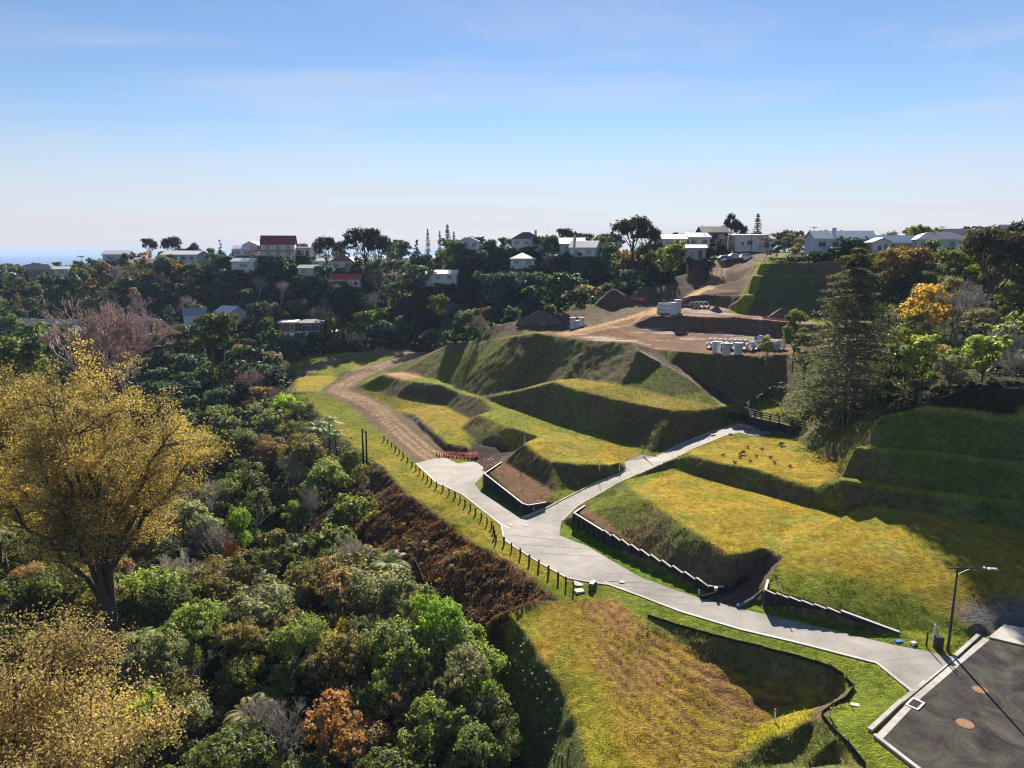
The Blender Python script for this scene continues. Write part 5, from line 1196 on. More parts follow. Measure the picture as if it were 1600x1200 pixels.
# columnar dark cypress and spire conifers
for s, (R0, H) in enumerate(((1.6, 11.0), (1.9, 9.5))):
    lb = [(0, 0, H * f, R0 * (1.05 - .75 * f) * (.7 + .6 * (f < .6)))for f in np.linspace(.12, .95, 9)]
    proto("cypress", H, cluster_crown("crown", s + 40, lb, 220, 2600, .5, .2, -.6, m_needle, .4, 1.0), trunk_for("trunk", s + 40, [(0, 0, H * .9, .3)], .2, m_bark, k=4, twigs=0), "cypress")
def whorl_conifer(seed, H, Rb, levels, per, nspray, size, droop, gap=0.0, low=.08, taper=1.0, mat=m_needle, needle_aspect=.32):
    rng = np.random.default_rng(seed); tb = Tub(5); C, N, A = [], [], []
    limb(tb, (0, 0, -1), (0, 0, H), H * .016 + .05, .03, rng, 8, .01)
    for i in range(levels):
        f = low + (1 - low) * (i + rng.uniform(-.3, .3)) / levels; z = H * f; Lr = Rb * (1 - f) ** taper + .15
        for k in range(per):
            if rng.random() < gap: continue
            t = 2 * math.pi * (k + rng.uniform(-.4, .4)) / per + i * .7; L0 = Lr * rng.uniform(.65, 1.15); e = np.array([math.cos(t) * L0, math.sin(t) * L0, z + L0 * rng.uniform(-droop, droop * .3)])
            limb(tb, (0, 0, z), e, .05 + .012 * L0, .012, rng, 3, .05); u = np.linspace(.22, 1.05, nspray) + rng.normal(size=nspray) * .05
            base = np.array([0, 0, z]) + np.outer(u, e - np.array([0, 0, z])); side = np.array([-math.sin(t), math.cos(t), 0])
            c = base + np.outer(rng.normal(size=nspray) * .22 * L0 * (1.1 - u * .6), side) + rng.normal(size=(nspray, 3)) * np.array([.1, .1, .13])
            C.append(c); N.append(rng.normal(size=(nspray, 3)) * .5 + np.array([0, 0, 1.])); A.append(np.clip(rng.uniform(.1, .9) + rng.normal(size=nspray) * .2, 0, 1))
    C, N, A = np.concatenate(C), np.concatenate(N), np.concatenate(A); V, F = cards(C, N, size * rng.uniform(.6, 1.3, len(C)), needle_aspect, rng)
    me = np_mesh("crown", V, F, False, {"rnd": np.repeat(A, 4)}); me.materials.append(mat); return me, tb
c_me, tb = whorl_conifer(5, 24.0, 9.2, 38, 8, 84, .58, .30, .17, .08, .64); t_me = tb.mesh("trunk"); t_me.materials.append(m_barkg); proto("pine", 24.0, c_me, t_me, "conifer")
c_me, tb = whorl_conifer(6, 14.0, 2.6, 22, 7, 12, .6, .05, .1, .1, .8); t_me = tb.mesh("trunk"); t_me.materials.append(m_bark); proto("spire", 14.0, c_me, t_me, "spire conifer")
# umbrella-topped macrocarpa
for s in range(2):
    rng = np.random.default_rng(70 + s); lb = [(0, 0, 8.6, 2.2)] + [(math.cos(t) * rng.uniform(2, 4.6), math.sin(t) * rng.uniform(2, 4), rng.uniform(6.2, 9.4), rng.uniform(1.2, 2.1)) for t in np.linspace(0, 6.28, 10)[:-1]]
    proto("macro", 10.8, cluster_crown("crown", 70 + s, lb, 200, 3600, .55, .17, -.15, m_needle), trunk_for("trunk", 70 + s, lb, .34, m_bark, k=5, twigs=1), "macrocarpa")
# bare trees: recursive branching down to twigs
def bare_tree(seed, H, spread, depth, mat, k0=3, ratio=.68, ang=.55, r0=None, up=.25):
    rng = np.random.default_rng(seed); tb = Tub(3); r0 = r0 or H * .022
    def grow(p, d, L0, r, lev):
        q = p + d * L0; m = p + d * L0 * .5 + rng.normal(size=3) * L0 * .05; tb.add(p, m, r, r * .85); tb.add(m, q, r * .85, r * .68)
        if lev == 0: return
        n = k0 if lev > 2 else k0 + 1
        for i in range(n):
            ax = rng.normal(size=3); ax -= ax.dot(d) * d; ax /= np.linalg.norm(ax); a = ang * rng.uniform(.5, 1.35) * (spread if lev == depth else 1)
            nd = d * math.cos(a) + ax * math.sin(a); nd[2] += up * rng.uniform(0, 1); nd /= np.linalg.norm(nd); grow(q if i else m + (q - m) * .8, nd, L0 * ratio * rng.uniform(.75, 1.2), r * .62, lev - 1)
    grow(np.array([0, 0, -.8]), np.array([0.03, 0, 1.]), H * .27, r0, depth)
    return tb
for s in range(2):
    tb = bare_tree(200 + s, 10.0, 1.2, 7, m_barkp, 3, .70, .5); V, F = tb.arrays(); n8 = 15 * 2 * 3 * 2; cut_ = (4 * 13) * 6
    PROTO.setdefault("bare", []).append((max(q[2] for q in tb.Q), tb, None, "bare tree"))
def split_tub(tb, rmin):
    big, sm = Tub(5), Tub(3)
    for p, q, a, b_ in zip(tb.P, tb.Q, tb.a, tb.b): (big if a > rmin else sm).add(p, q, a, b_)
    return big, sm
for key, mats in (("bare", (m_barkp, m_barks, m_barkg)),):
    src = PROTO.pop(key)
    for mi, mm in enumerate(mats):
        for (H, tb, _, kd) in src:
            big_, sm_ = split_tub(tb, .03); t_ = big_.mesh("trunk"); t_.materials.append(mm); c_ = sm_.mesh("twigs"); c_.materials.append(mm); PROTO.setdefault(("bare_pink", "bare_silver", "bare_grey")[mi], []).append((H, c_, t_, kd))
# tree ferns
def fern_meshes(seed, H, nf, L0):
    rng = np.random.default_rng(seed); tb = Tub(7); limb(tb, (0, 0, -.8), (rng.normal() * .1, rng.normal() * .1, H), .13, .09, rng, 4, .03); V, F, A = [], [], []; nb = 0
    for i in range(nf):
        t = 2 * math.pi * i / nf + rng.uniform(-.15, .15); el0 = rng.uniform(.5, .95); Lf = L0 * rng.uniform(.8, 1.1); seg = 15; p = np.array([0, 0, H]); el = el0; hd = np.array([math.cos(t), math.sin(t), 0]); sd = np.array([-math.sin(t), math.cos(t), 0]); tone = rng.uniform(.2, .95)
        for k in range(seg):
            st = hd * math.cos(el) + np.array([0, 0, 1]) * math.sin(el); q = p + st * Lf / seg; el -= rng.uniform(.075, .125); w = Lf * .24 * math.sin(math.pi * (k + 1.2) / (seg + 1.6)) ** .8; dn = np.array([0, 0, -.25 * w])
            for sg in (-1, 1):
                tip = (p + q) / 2 + sd * sg * w + st * w * .35 + dn; mm = (p + q) / 2 + (tip - (p + q) / 2) * .5
                V += [p, mm - st * .033 * Lf, tip, mm + st * .033 * Lf]; F.append((nb, nb + 1, nb + 2, nb + 3)); nb += 4; A += [tone] * 4
            p = q
    me = np_mesh("fronds", V, F, False, {"rnd": np.array(A)}); me.materials.append(m_leaf); t_ = tb.mesh("trunk"); t_.materials.append(m_barkd); return me, t_
for s in range(3): f_, t_ = fern_meshes(300 + s, (4.5, 5.5, 3.6)[s], (17, 15, 19)[s], (2.3, 2.1, 2.6)[s]); proto("fern", (4.5, 5.5, 3.6)[s] + .8, f_, t_, "tree fern")
f_, t_ = fern_meshes(310, 6.5, 16, 1.9); proto("palm", 7.4, f_, t_, "palm")
# the big autumn poplar: long ascending limbs, leaves in loose sprays
def poplar(seed, H, Rw, nmain, leaves, size, shoot=.9):
    rng = np.random.default_rng(seed); tb = Tub(6); C, A = [], []
    tr = limb(tb, (0, 0, -2), (.3, .2, H * .24), H * .015, H * .012, rng, 4, .03); tips = []
    for i in range(nmain):
        t = 2 * math.pi * i / nmain + rng.uniform(-.25, .25); rr = Rw * rng.uniform(.35, .95) if i else .1 * Rw; e = np.array([math.cos(t) * rr, math.sin(t) * rr, H * rng.uniform(.50, .84) - rr * .25 if i else H * .80])
        st = tr[rng.integers(2, 5)]; lim = limb(tb, st, e, H * .0105, H * .0025, rng, 7, .10)
        for q in lim[2:]:
            for _ in range(5):
                d = dirs(1, rng, -.1)[0]; d[:2] += (q[:2] / (Rw + 1e-6)) * .9; L0 = rng.uniform(.09, .19) * H * .8; ee = q + d / np.linalg.norm(d) * L0; m2 = limb(tb, q, ee, .05 * H / 20, .012, rng, 3, .12)
                for w in m2[1:]:
                    for _ in range(2): d2 = dirs(1, rng, -.15)[0]; e3 = w + d2 * rng.uniform(.5, 1.5); tb.add(w, e3, .018, .006); tips.append((w + e3) / 2); tips.append(e3)
    tips = np.array(tips); m = leaves // len(tips) + 1; C = (tips[:, None] + rng.normal(size=(len(tips), m, 3)) * shoot * .34).reshape(-1, 3); tone = np.repeat(np.clip(.5 + (fbm(tips[:, 0] * .35 + 9, tips[:, 2] * .35, 3, seed) - .5) * 1.6, 0, 1), m) + rng.normal(size=len(C)) * .2
    N = rng.normal(size=C.shape); V, F = cards(C, N, size * rng.uniform(.6, 1.3, len(C)), .8, rng); global POPH; POPH = float(np.percentile(C[:, 2], 99.5)); me = np_mesh("crown", V, F, False, {"rnd": np.repeat(np.clip(tone, 0, 1), 4)}); me.materials.append(m_leaf_gold); t_ = tb.mesh("trunk"); t_.materials.append(m_barkg if seed % 2 else m_bark); return me, t_
c_, t_ = poplar(402, 30.0, 9.8, 17, 100000, .175); proto("poplar", POPH, c_, t_, "poplar")
c_, t_ = poplar(404, 18.0, 5.4, 12, 80000, .135, .75); proto("poplar_small", POPH, c_, t_, "poplar")

PROTO["garden"] = [(a, b, c, "garden shrub") for a, b, c, d in PROTO["far"]]
TREES = []                                        # (px, py, root, label stem, category)
OCC = []                                          # discs already standing in the view: (px, py, r_px, Y)
def put(key, x, y, z, h, col, wide=1.0, label=None, rz=None, group=None, var=None, desc=None, cat="tree"):
    P = PROTO[key]; H, cm, tm, kd = P[(var if var is not None else int(RNG.integers(0, len(P)))) % len(P)]; s = h / H
    root = empty({"fern": "tree_fern", "shrub": "shrub", "pine": "conifer_tree", "spire": "conifer_tree", "cypress": "cypress_tree", "poplar": "poplar_tree", "poplar_small": "poplar_tree", "palm": "palm_tree", "macro": "macrocarpa_tree", "far": "evergreen_tree", "airy": "light_crowned_tree", "garden": "garden_shrub"}.get(key, "bare_tree" if key.startswith("bare") else "broadleaf_tree"), (x, y, z), RNG.uniform(0, 6.28) if rz is None else rz)
    a_ = RNG.uniform(.82, 1.18) if key in ('broad', 'airy', 'far', 'garden') else 1.0; root.scale = (s * wide * a_, s * wide / a_, s)
    if key in ('broad', 'airy', 'far', 'bare_grey', 'bare_silver', 'fern'): root.rotation_euler = (RNG.normal(0, .07), RNG.normal(0, .07), root.rotation_euler[2])
    t = link("trunk", tm, None, root); c = link("twigs" if key.startswith("bare") else ("fronds" if key in ("fern", "palm") else "crown"), cm, None, root)
    j = RNG.uniform(.85, 1.15); c.color = (col[0] * j, col[1] * j * RNG.uniform(.95, 1.05), col[2] * j, 1)
    pp = proj((x, y, z + h * .72)); TREES.append([pp[0], pp[1], root, label, desc, kd, cat, group, Y_of(y)]); OCC.append((pp[0], pp[1], FPX * h * .36 * wide / max(y, 5), y)); return root
def Y_of(y): return y
def top_at(px, py, h, Ymin=28, Ymax=330):         # ground point of a tree of height h whose top is seen at a pixel
    v = ray(px, py); ts = np.arange(Ymin, Ymax, .5) / v[1]; zz = CAM_H + v[2] * ts - ground_np(v[0] * ts, v[1] * ts) - h
    k = int(np.argmax(zz < 0)); t = ts[k] if zz[k] < 0 else ts[-1]; x, y = v[0] * t, v[1] * t; return x, y, ground_z(x, y)
def topput(key, px, py, h, col, wide=1.0, label=None, **kw): x, y, z = top_at(px, py, h, kw.pop("Ymin", 28)); return put(key, x, y, z, h, col, wide, label, **kw)
def depthput(key, px, py, Y, h, col, wide=1.0, label=None, **kw):     # top at pixel, at distance Y
    p = atY(px, py, Y); return put(key, p[0], Y, p[2] - h, h, col, wide, label, **kw)
DK, MG, LG, LIM, OLV, BRN, GLD, RST, ORG, BLU = (.070, .092, .032), (.105, .140, .038), (.145, .20, .055), (.15, .205, .032), (.14, .135, .055), (.20, .14, .085), (.40, .23, .030), (.30, .095, .035), (.50, .19, .025), (.036, .062, .040)
# what the photograph shows uncovered (earthworks, lots, mulched bank): no bush tree may stand in front of it
SHOWN = [(440,578),(470,552),(640,545),(768,530),(772,506),(870,500),(878,486),(985,462),(1000,450),(1062,448),(1088,404),(1140,398),(1190,398),(1345,404),(1290,470),(1235,505),(1228,560),(1255,600),(1262,650),(1300,665),(1372,650),(1440,640),(1600,660),(1700,700),(1700,1300),(905,1300),(820,1120),(782,1010),(760,990),(690,925),(640,905),(590,850),(580,800),(600,745),(545,697),(505,665),(478,625),(440,610)]
SKY_X, SKY_Y = (-100,0,90,110,160,200,320,400,540,700,800,900,1000,1150,1300,1600,1700), (412,411,408,404,402,394,386,382,376,370,369,363,364,360,360,350,348)
# ---- named individuals
depthput("poplar", 130, 572, 60, 26, (.43, .335, .115), .93, "huge gold and brown autumn poplar towering over the gully bush", rz=.4)
depthput("poplar_small", 5, 1000, 33, 18, (.44, .35, .15), .92, "tall bronze-leaved poplar at the bottom edge of the gully", rz=2.0)
depthput("poplar_small", -40, 590, 72, 18, (.38, .28, .065), .9, "gold poplar half cut off beside the huge poplar")
depthput("bare_pink", 140, 458, 108, 22, BRN, 1.1, "large pinkish bare tree in front of the long white house", var=0); depthput("bare_pink", 180, 480, 112, 17, BRN, .85, "smaller pinkish bare tree merging into the large one", var=1)
depthput("pine", 1342, 386, 100, 25.5, (.090, .102, .050), 1.0, "tall shaggy conifer with pale trunk standing above the fenced wall", rz=1.0)
depthput("broad", 447, 610, 142, 9, (.24, .33, .03), .95, "bright lime-green round tree beside the upper verge"); topput("broad", 690, 925, 9.0, (.13, .22, .032), .95, "broad fresh green tree below the mulched bank", Ymin=40); topput("broad", 742, 1050, 8.0, (.11, .18, .035), .8, "fresh green tree beside the steep face of the foreground lot", Ymin=36)
topput("broad", 735, 1125, 7.0, (.10, .15, .05), .85, "dull green tree at the foot of the steep lot face", Ymin=34); topput("airy", 700, 1085, 6.0, (.06, .065, .05), 1.0, "dark grey-leaved small tree between the two fresh green trees", Ymin=34)
topput("airy", 530, 1090, 6.5, (.19, .095, .050), 1.1, "russet-leaved tree near the bottom edge of the bush", Ymin=34); topput("airy", 592, 1130, 4.5, (.40, .19, .025), .8, "small orange-leaved tree beside the russet tree", Ymin=34); topput("airy", 540, 958, 6.5, (.42, .28, .025), .8, "yellow-gold small tree among tree ferns", Ymin=40)
topput("cypress", 358, 812, 6.5, (.55, .24, .02), .8, "narrow orange autumn sapling beside the huge poplar", Ymin=45); topput("broad", 375, 790, 8.0, (.12, .20, .03), .7, "fresh lime tree right of the orange sapling", Ymin=50)
topput("bare_silver", 600, 955, 5.5, BRN, .8, "silvery bare bush between tree ferns below the mulched bank", Ymin=40, var=1); topput("bare_grey", 650, 1040, 6.5, BRN, 1.0, "brown twiggy bare tree left of the fresh green trees", Ymin=36, var=0); topput("bare_silver", 690, 1120, 5.5, BRN, 1.1, "pale bare branches at the bottom of the bush", Ymin=34, var=1)
topput("bare_grey", 490, 760, 8, BRN, .9, "grey bare tree left of the mulched bank top", Ymin=60, var=1); topput("bare_grey", 385, 690, 8, BRN, .8, "dull bare tree right of the huge poplar", Ymin=60, var=0); topput("bare_silver", 290, 860, 9, BRN, .9, "pale forked bare tree under the huge poplar", Ymin=48, var=0)
topput("bare_silver", 440, 562, 7, BRN, .7, "pale twiggy tree on the edge of the small gold lot", Ymin=110, var=1); topput("airy", 385, 535, 9, (.42, .16, .05), .9, "coral and orange tree left of the dark modern house", Ymin=110); topput("airy", 360, 545, 8, (.38, .26, .03), .9, "yellow tree beside the coral tree", Ymin=110)
FG = (.095, .145, .045)
for i, (px, py, h) in enumerate(((490,662,6.2),(512,655,6.6),(524,672,5.4),(470,676,5.2),(482,873,5.4),(590,975,5.0),(455,842,4.6),(575,1010,4.6),(430,985,4.6),(245,592,6.5),(262,640,6),(280,655,5),(333,640,5.5),(405,585,6),(350,600,6),(380,640,5.5),(415,640,5),(440,700,5.5),(300,700,5.5),(520,1000,4.4),(425,760,5),(470,1040,4.8),(340,760,5),(385,1000,4.5))):
    fx, fy, fz = top_at(px, py, h, 36); q = proj((fx, fy, fz + .4))
    if in_poly(SHOWN, np.array([q[0]]), np.array([q[1]]))[0]: continue
    put("fern", fx, fy, fz, h, FG, 1.0, None, desc="tree fern")
for i, (px, py) in enumerate(((566,672),(571,676))):
    x, y, z = top_at(px, py, 6.2, 70); o = tag(empty("dead_trunk", (x, y, z)), ("tall dead black fern trunk left of its twin beside the verge", "tall dead black fern trunk right of its twin beside the verge")[i], "dead trunk", "twin dead trunks"); MB().tube((0, 0, -1), (.1 * i, 0, 6.2), .17, .12, 7).build("trunk", m_barkd, o); MB().lathe([(.12, 6.1), (.2, 6.2), (.13, 6.35), (0, 6.4)], n=7).build("stump_top", m_barkd, o)
for i, (px, py, h, col) in enumerate(((120,890,9,MG),(165,905,8.5,OLV),(215,885,9,LG),(255,915,8,DK),(75,880,9,DK))):
    topput("broad", px, py, h, col, 1.05, None, Ymin=46)
# right hand slope
for a in ((("airy"), 1455, 435, 128, 14, (.30, .205, .030), 1.35, "gold autumn tree on the right slope beside the bare tree"), ("bare_grey", 1500, 432, 120, 15, BRN, 1.0, "large grey bare tree on the right slope behind the gold tree"), ("bare_silver", 1545, 512, 96, 9, BRN, 1.25, "pale silvery bare tree above the right terraces"), ("airy", 1440, 470, 122, 10, (.25, .20, .035), 1.1, "yellow tree below the gold autumn tree"),
          ("broad", 1412, 378, 165, 12, (.15, .11, .022), 1.05, "orange-topped round tree right of the conifer"), ("far", 1432, 347, 192, 11, MG, .8, "dark round-topped tree in front of the grey roofs, left of its pair"), ("far", 1450, 346, 194, 11, MG, .75, "dark round-topped tree in front of the grey roofs, right of its pair"), ("broad", 1500, 385, 150, 11, (.09, .12, .03), 1.0, "olive tree right of the orange-topped tree"), ("macro", 1565, 352, 125, 17, (.06, .062, .038), .95, "tall macrocarpa with white trunk at the right edge"), ("macro", 1600, 345, 135, 17, (.045, .05, .03), .9, "dark macrocarpa cut by the right edge"),
          ("broad", 1540, 478, 104, 6.5, (.15, .15, .10), 1.2, "pale flowering bush above the silvery bare tree"), ("broad", 1590, 450, 115, 8, (.08, .12, .028), 1.0, "lime bush at the right edge above the terraces"), ("broad", 1245, 478, 118, 10, (.095, .145, .032), .62, "slender fresh green tree left of the shaggy conifer"), ("broad", 1262, 520, 112, 8, (.08, .13, .03), .8, "green tree close against the left side of the conifer"), ("airy", 1200, 530, 124, 4.0, (.16, .18, .10), 1.3, "grey-green bush hiding the wide concrete pipes"), ("broad", 1200, 523, 125, 3.4, (.15, .21, .03), .8, "small lime bush behind the grey-green bush"),
          ("shrub", 1270, 625, 108, 3.2, (.16, .19, .03), 1.1, "sunlit yellow-green shrub behind the rail fence"), ("shrub", 1285, 618, 106, 3.0, (.13, .19, .03), 1.1, "bright green shrub left of the conifer foot"), ("broad", 1375, 585, 98, 6, (.11, .17, .03), .9, "leafy green shrub right of the conifer foot"), ("airy", 1420, 588, 94, 4.5, (.16, .15, .11), 1.2, "pale grey-leaved shrub above the terraces"), ("airy", 1445, 595, 92, 4, (.13, .13, .09), 1.2, "dull grey-leaved shrub beside the pale shrub"), ("broad", 1520, 600, 86, 4.5, (.055, .09, .035), 1.2, "dark green shrub on top of the right terraces"), ("broad", 1575, 590, 84, 5, (.06, .10, .04), 1.2, "large dark shrub at the right edge on the terraces"), ("bare_silver", 1600, 540, 90, 8, BRN, 1.0, "silvery bare tree cut by the right edge"),
          ("broad", 1215, 372, 206, 6.5, BLU, 1.1, "dark rounded bush above the terraced bank, nearest the white house"), ("far", 1245, 368, 210, 7, BRN, .9, "brownish tree left of the silver-roofed bungalow"), ("airy", 1198, 368, 212, 6.5, (.10, .075, .05), 1.0, "russet bush above the lit edge of the terraced bank"), ("bare_pink", 1140, 366, 234, 8, BRN, .9, "bare reddish tree in front of the two-storey house")):
    depthput(a[0], a[1], a[2], a[3], a[4], a[5], a[6], a[7])
for a in (("macro", 990, 336, 226, 15, (.030, .038, .024), 1.0, "big dark macrocarpa on the skyline above the bush"), ("macro", 1010, 344, 230, 13, (.030, .036, .024), .8, "dark macrocarpa leaning on the biggest one"), ("macro", 568, 354, 264, 17, (.022, .032, .024), 1.0, "huge dark rounded macrocarpa above the red-roofed cottage"), ("macro", 590, 366, 262, 15, (.022, .032, .024), .85, "dark macrocarpa right of the huge rounded one"), ("macro", 508, 368, 270, 14, (.026, .034, .022), .7, "open-topped macrocarpa right of the maroon-roofed house"), ("macro", 886, 355, 290, 13, (.025, .030, .026), .8, "flat-topped dark tree on the skyline left of the biggest macrocarpa"), ("macro", 267, 368, 330, 15, (.022, .028, .026), .7, "umbrella-shaped tree on the headland skyline"), ("macro", 232, 371, 335, 12, (.022, .028, .026), .7, "flat-topped tree on the headland"), ("macro", 303, 379, 330, 10, (.020, .028, .026), .8, "low dark tree right of the umbrella-shaped tree"),
          ("macro", 1143, 333, 262, 13, (.028, .030, .028), .6, "umbrella pine silhouette above the dark barn-like house"), ("macro", 1156, 347, 262, 10, (.028, .030, .028), .7, "lower umbrella pine right of the tallest one"), ("spire", 1185, 333, 258, 15, (.022, .032, .026), 1.15, "dark cone-shaped conifer on the skyline right of the umbrella pines"), ("spire", 668, 357, 330, 16, (.022, .03, .026), .7, "slim spire conifer on the skyline, leftmost of four"), ("spire", 687, 360, 330, 14, (.022, .03, .026), .7, "slim spire conifer, second from left of four on the skyline"), ("spire", 699, 350, 326, 19, (.022, .03, .026), .9, "tallest spire conifer of the four on the skyline"), ("spire", 709, 361, 330, 14, (.022, .03, .026), .8, "spire conifer right of the tallest one"),
          ("cypress", 494, 417, 262, 15, (.016, .026, .024), 1.0, "dark pointed cypress left of the red-roofed cottage"), ("cypress", 556, 380, 266, 16, (.018, .028, .024), 1.1, "dark cypress above the red-roofed cottage"), ("cypress", 651, 374, 272, 14, (.018, .028, .024), 1.1, "dark cypress above the long white bungalow"), ("cypress", 669, 393, 268, 10, (.018, .028, .024), 1.0, "shorter dark cypress beside the taller one over the bungalow"), ("cypress", 343, 374, 290, 13, (.020, .028, .022), 1.1, "dark twin-pointed cypress on the left ridge"), ("cypress", 389, 392, 272, 7, (.014, .022, .020), 1.0, "small black cypress behind the white cottage"),
          ("palm", 126, 398, 292, 8, (.03, .045, .025), .8, "small palm standing against the sea"), ("palm", 432, 425, 262, 8, (.035, .05, .025), 1.0, "palm-like tree below the maroon-roofed house"), ("airy", 225, 390, 285, 12, (.20, .10, .035), 1.2, "large orange-brown autumn tree on the left ridge"), ("airy", 250, 394, 283, 11, (.22, .12, .035), 1.1, "orange autumn tree right of the largest one on the ridge"), ("airy", 275, 408, 276, 8, (.26, .16, .03), 1.0, "golden autumn tree below the white-roofed house"), ("airy", 135, 422, 272, 7, (.34, .15, .03), 1.1, "small orange tree right of the brick house"), ("airy", 470, 425, 258, 9, (.20, .15, .06), .6, "tawny columnar tree below the grey-green roof"), ("bare_pink", 715, 388, 262, 9, BRN, 1.0, "pinkish bare tree beside the white walled skyline house"), ("airy", 207, 446, 236, 8, (.17, .15, .11), 1.0, "pale grey rounded tree on the far bank"),
          ("far", 325, 483, 176, 14, (.060, .085, .022), 1.0, "large round tree with sunlit top on the lower bank"), ("far", 345, 486, 178, 12, (.08, .11, .022), .9, "rounded tree leaning right of the large round tree"), ("far", 420, 494, 200, 9, (.05, .09, .025), 1.0, "round green tree left of the dark modern house"), ("far", 518, 488, 212, 9, (.09, .13, .02), .75, "lime-topped round tree right of the dark modern house"), ("far", 690, 458, 212, 9, (.11, .13, .022), .8, "lime-topped tree standing out of the mid bush"), ("far", 15, 520, 150, 12, (.09, .13, .02), 1.0, "lime-topped tree at the left edge below the white house"), ("far", 50, 515, 155, 11, (.08, .12, .022), .9, "green tree in front of the long white house")):
    depthput(a[0], a[1], a[2], a[3], a[4], a[5], a[6], a[7])
# ---- the mass of the bush: one tree at a time, kept only where the picture shows something of it
SITEX = SITE
def clear_of_site(x, y, m):
    a, b_ = np.array([x]), np.array([y]); return not in_poly(SITEX, a, b_)[0] and dist_line(list(SITEX) + [SITEX[0]], a, b_)[0] > m
HOUSES = [(o.location.x, o.location.y) for o in bpy.data.objects if o.get("category") == "house"]
CAND = []
def fill(x0, x1, y0, y1, sp, hr, keyf, colf, keep=None, tries=None):
    cell = {}; n = tries or int((x1 - x0) * (y1 - y0) / (sp * sp) * 6)
    for _ in range(n):
        x, y = RNG.uniform(x0, x1), RNG.uniform(y0, y1)
        if abs(x) > .74 * y + 7 or (keep and not keep(x, y)): continue
        k = (int(x // sp), int(y // sp))
        if any((x - a) ** 2 + (y - b_) ** 2 < sp * sp for i in (-1, 0, 1) for j in (-1, 0, 1) for (a, b_) in cell.get((k[0] + i, k[1] + j), ())): continue
        if not clear_of_site(x, y, sp * .42): continue
        if any(abs(x - hx) < 5.5 and -9 < y - hy < 5 for hx, hy in HOUSES): continue
        h = RNG.uniform(*hr); z = ground_z(x, y); key = keyf(x, y); h = min(h, 6.2) if key == 'fern' else h
        tx, ty = proj((x, y, z + h)); lim = np.interp(tx, SKY_X, SKY_Y)
        while ty < lim - 2 and h > 3: h -= .6; tx, ty = proj((x, y, z + h))
        if ty < lim - 2: continue
        r = FPX * h * .36 / y; cx, cy = proj((x, y, z + h * .68)); q = np.array([cx, cx + .7 * r, cx, cx - .7 * r, cx]), np.array([cy, cy, cy - .75 * r, cy, cy + .5 * r])
        if in_poly(SHOWN, q[0], q[1]).any(): continue
        cell.setdefault(k, []).append((x, y)); CAND.append((x, y, h, key, colf(x, y)))
def pick(ws): r = RNG.random() * sum(w for _, w in ws); 
def choose(ws):
    r = RNG.random() * sum(w for _, w in ws)
    for v, w in ws:
        r -= w
        if r <= 0: return v
    return ws[-1][0]
nearcol = lambda x, y: choose(((DK, 2.2), (MG, 2.6), (LG, 1.6), (OLV, 2.2), (LIM, .35), (BRN, .9), ((.15, .17, .10), 1.4), ((.26, .15, .06), .3)))
nearkey = lambda x, y: choose((("broad", 5.5), ("airy", 2.2), ("bare_grey", 1.1), ("fern", 2.0), ("bare_silver", .6)))
farcol = lambda x, y: choose((((.046, .088, .052), 3), ((.046, .080, .060), 3.5), ((.068, .115, .048), 2), ((.072, .084, .048), 1.0), (BRN, .4), ((.07, .11, .03), .6), ((.11, .10, .08), .35)))
farkey = lambda x, y: choose((("far", 8), ("bare_grey", .5), ("bare_pink", .4), ("cypress", .35)))
# garden shrubs round the footings of the houses
for (hx, hy) in list(HOUSES):
    zb = [o.location.z for o in bpy.data.objects if o.get("category") == "house" and abs(o.location.x - hx) < .01][0]
    for k in range(4):
        x, y = hx + (k - 1.5) * 3.2 + RNG.normal() * .6, hy - RNG.uniform(5.6, 8.0); z = ground_z(x, y); h = max(2.4, min(14, zb + RNG.uniform(.0, 1.1) - z))
        tx, ty = proj((x, y, z + h))
        if in_poly(SHOWN, np.array([tx]), np.array([ty + 3]))[0] or 1130 < tx < 1200 or (tx < 260 and ty > 480): continue
        CAND.append((x, y, h, "garden", farcol(x, y)))
fill(-70, 4, 26, 78, 3.7, (5.5, 9.5), nearkey, nearcol)
fill(-100, -12, 78, 140, 4.7, (6, 10.5), lambda x, y: choose((("broad", 4), ("far", 2), ("airy", 1.4), ("bare_grey", .6), ("fern", .6))), nearcol)
fill(-150, -20, 140, 206, 6.9, (7, 12), farkey, farcol)
fill(-215, 40, 206, 262, 8.6, (7.5, 12), farkey, farcol, keep=lambda x, y: not (x > 45))
fill(-230, 75, 262, 318, 9.2, (7, 12), farkey, farcol, keep=lambda x, y: y < 318)
fill(-20, 56, 165, 240, 7.0, (7, 12), farkey, lambda x, y: choose((((.050, .088, .055), 3), ((.046, .080, .060), 3), (MG, 1), (BRN, .4))))
fill(44, 110, 78, 175, 5.6, (4, 8.5), lambda x, y: choose((("broad", 4), ("far", 3), ("airy", 1), ("bare_grey", .6))), nearcol, keep=lambda x, y: x > 44 and y > 84 - .1 * x and not (x < 58 and y < 135 and y > 108))
fill(60, 210, 175, 260, 8.5, (4.5, 8), farkey, farcol, keep=lambda x, y: not (52 < x < 84 and y < 262))
fill(-170, 260, 320, 400, 11, (8, 14), lambda x, y: choose((("far", 5), ("macro", 1.2), ("spire", .2))), lambda x, y: choose((((.020, .027, .026), 2), ((.035, .033, .026), 1))), keep=lambda x, y: x > -150)
CAND.sort(key=lambda c: c[1])
BUF = np.full((160, 210), 1e9)                    # coarse picture of what stands in front, 8-pixel cells with a margin round the frame
def cells(px, py, r):
    i0, i1, j0, j1 = int((px - r) // 8) + 5, int((px + r) // 8) + 5, int((py - r) // 8) + 5, int((py + r) // 8) + 5
    return max(j0, 0), min(j1 + 1, 160), max(i0, 0), min(i1 + 1, 210)
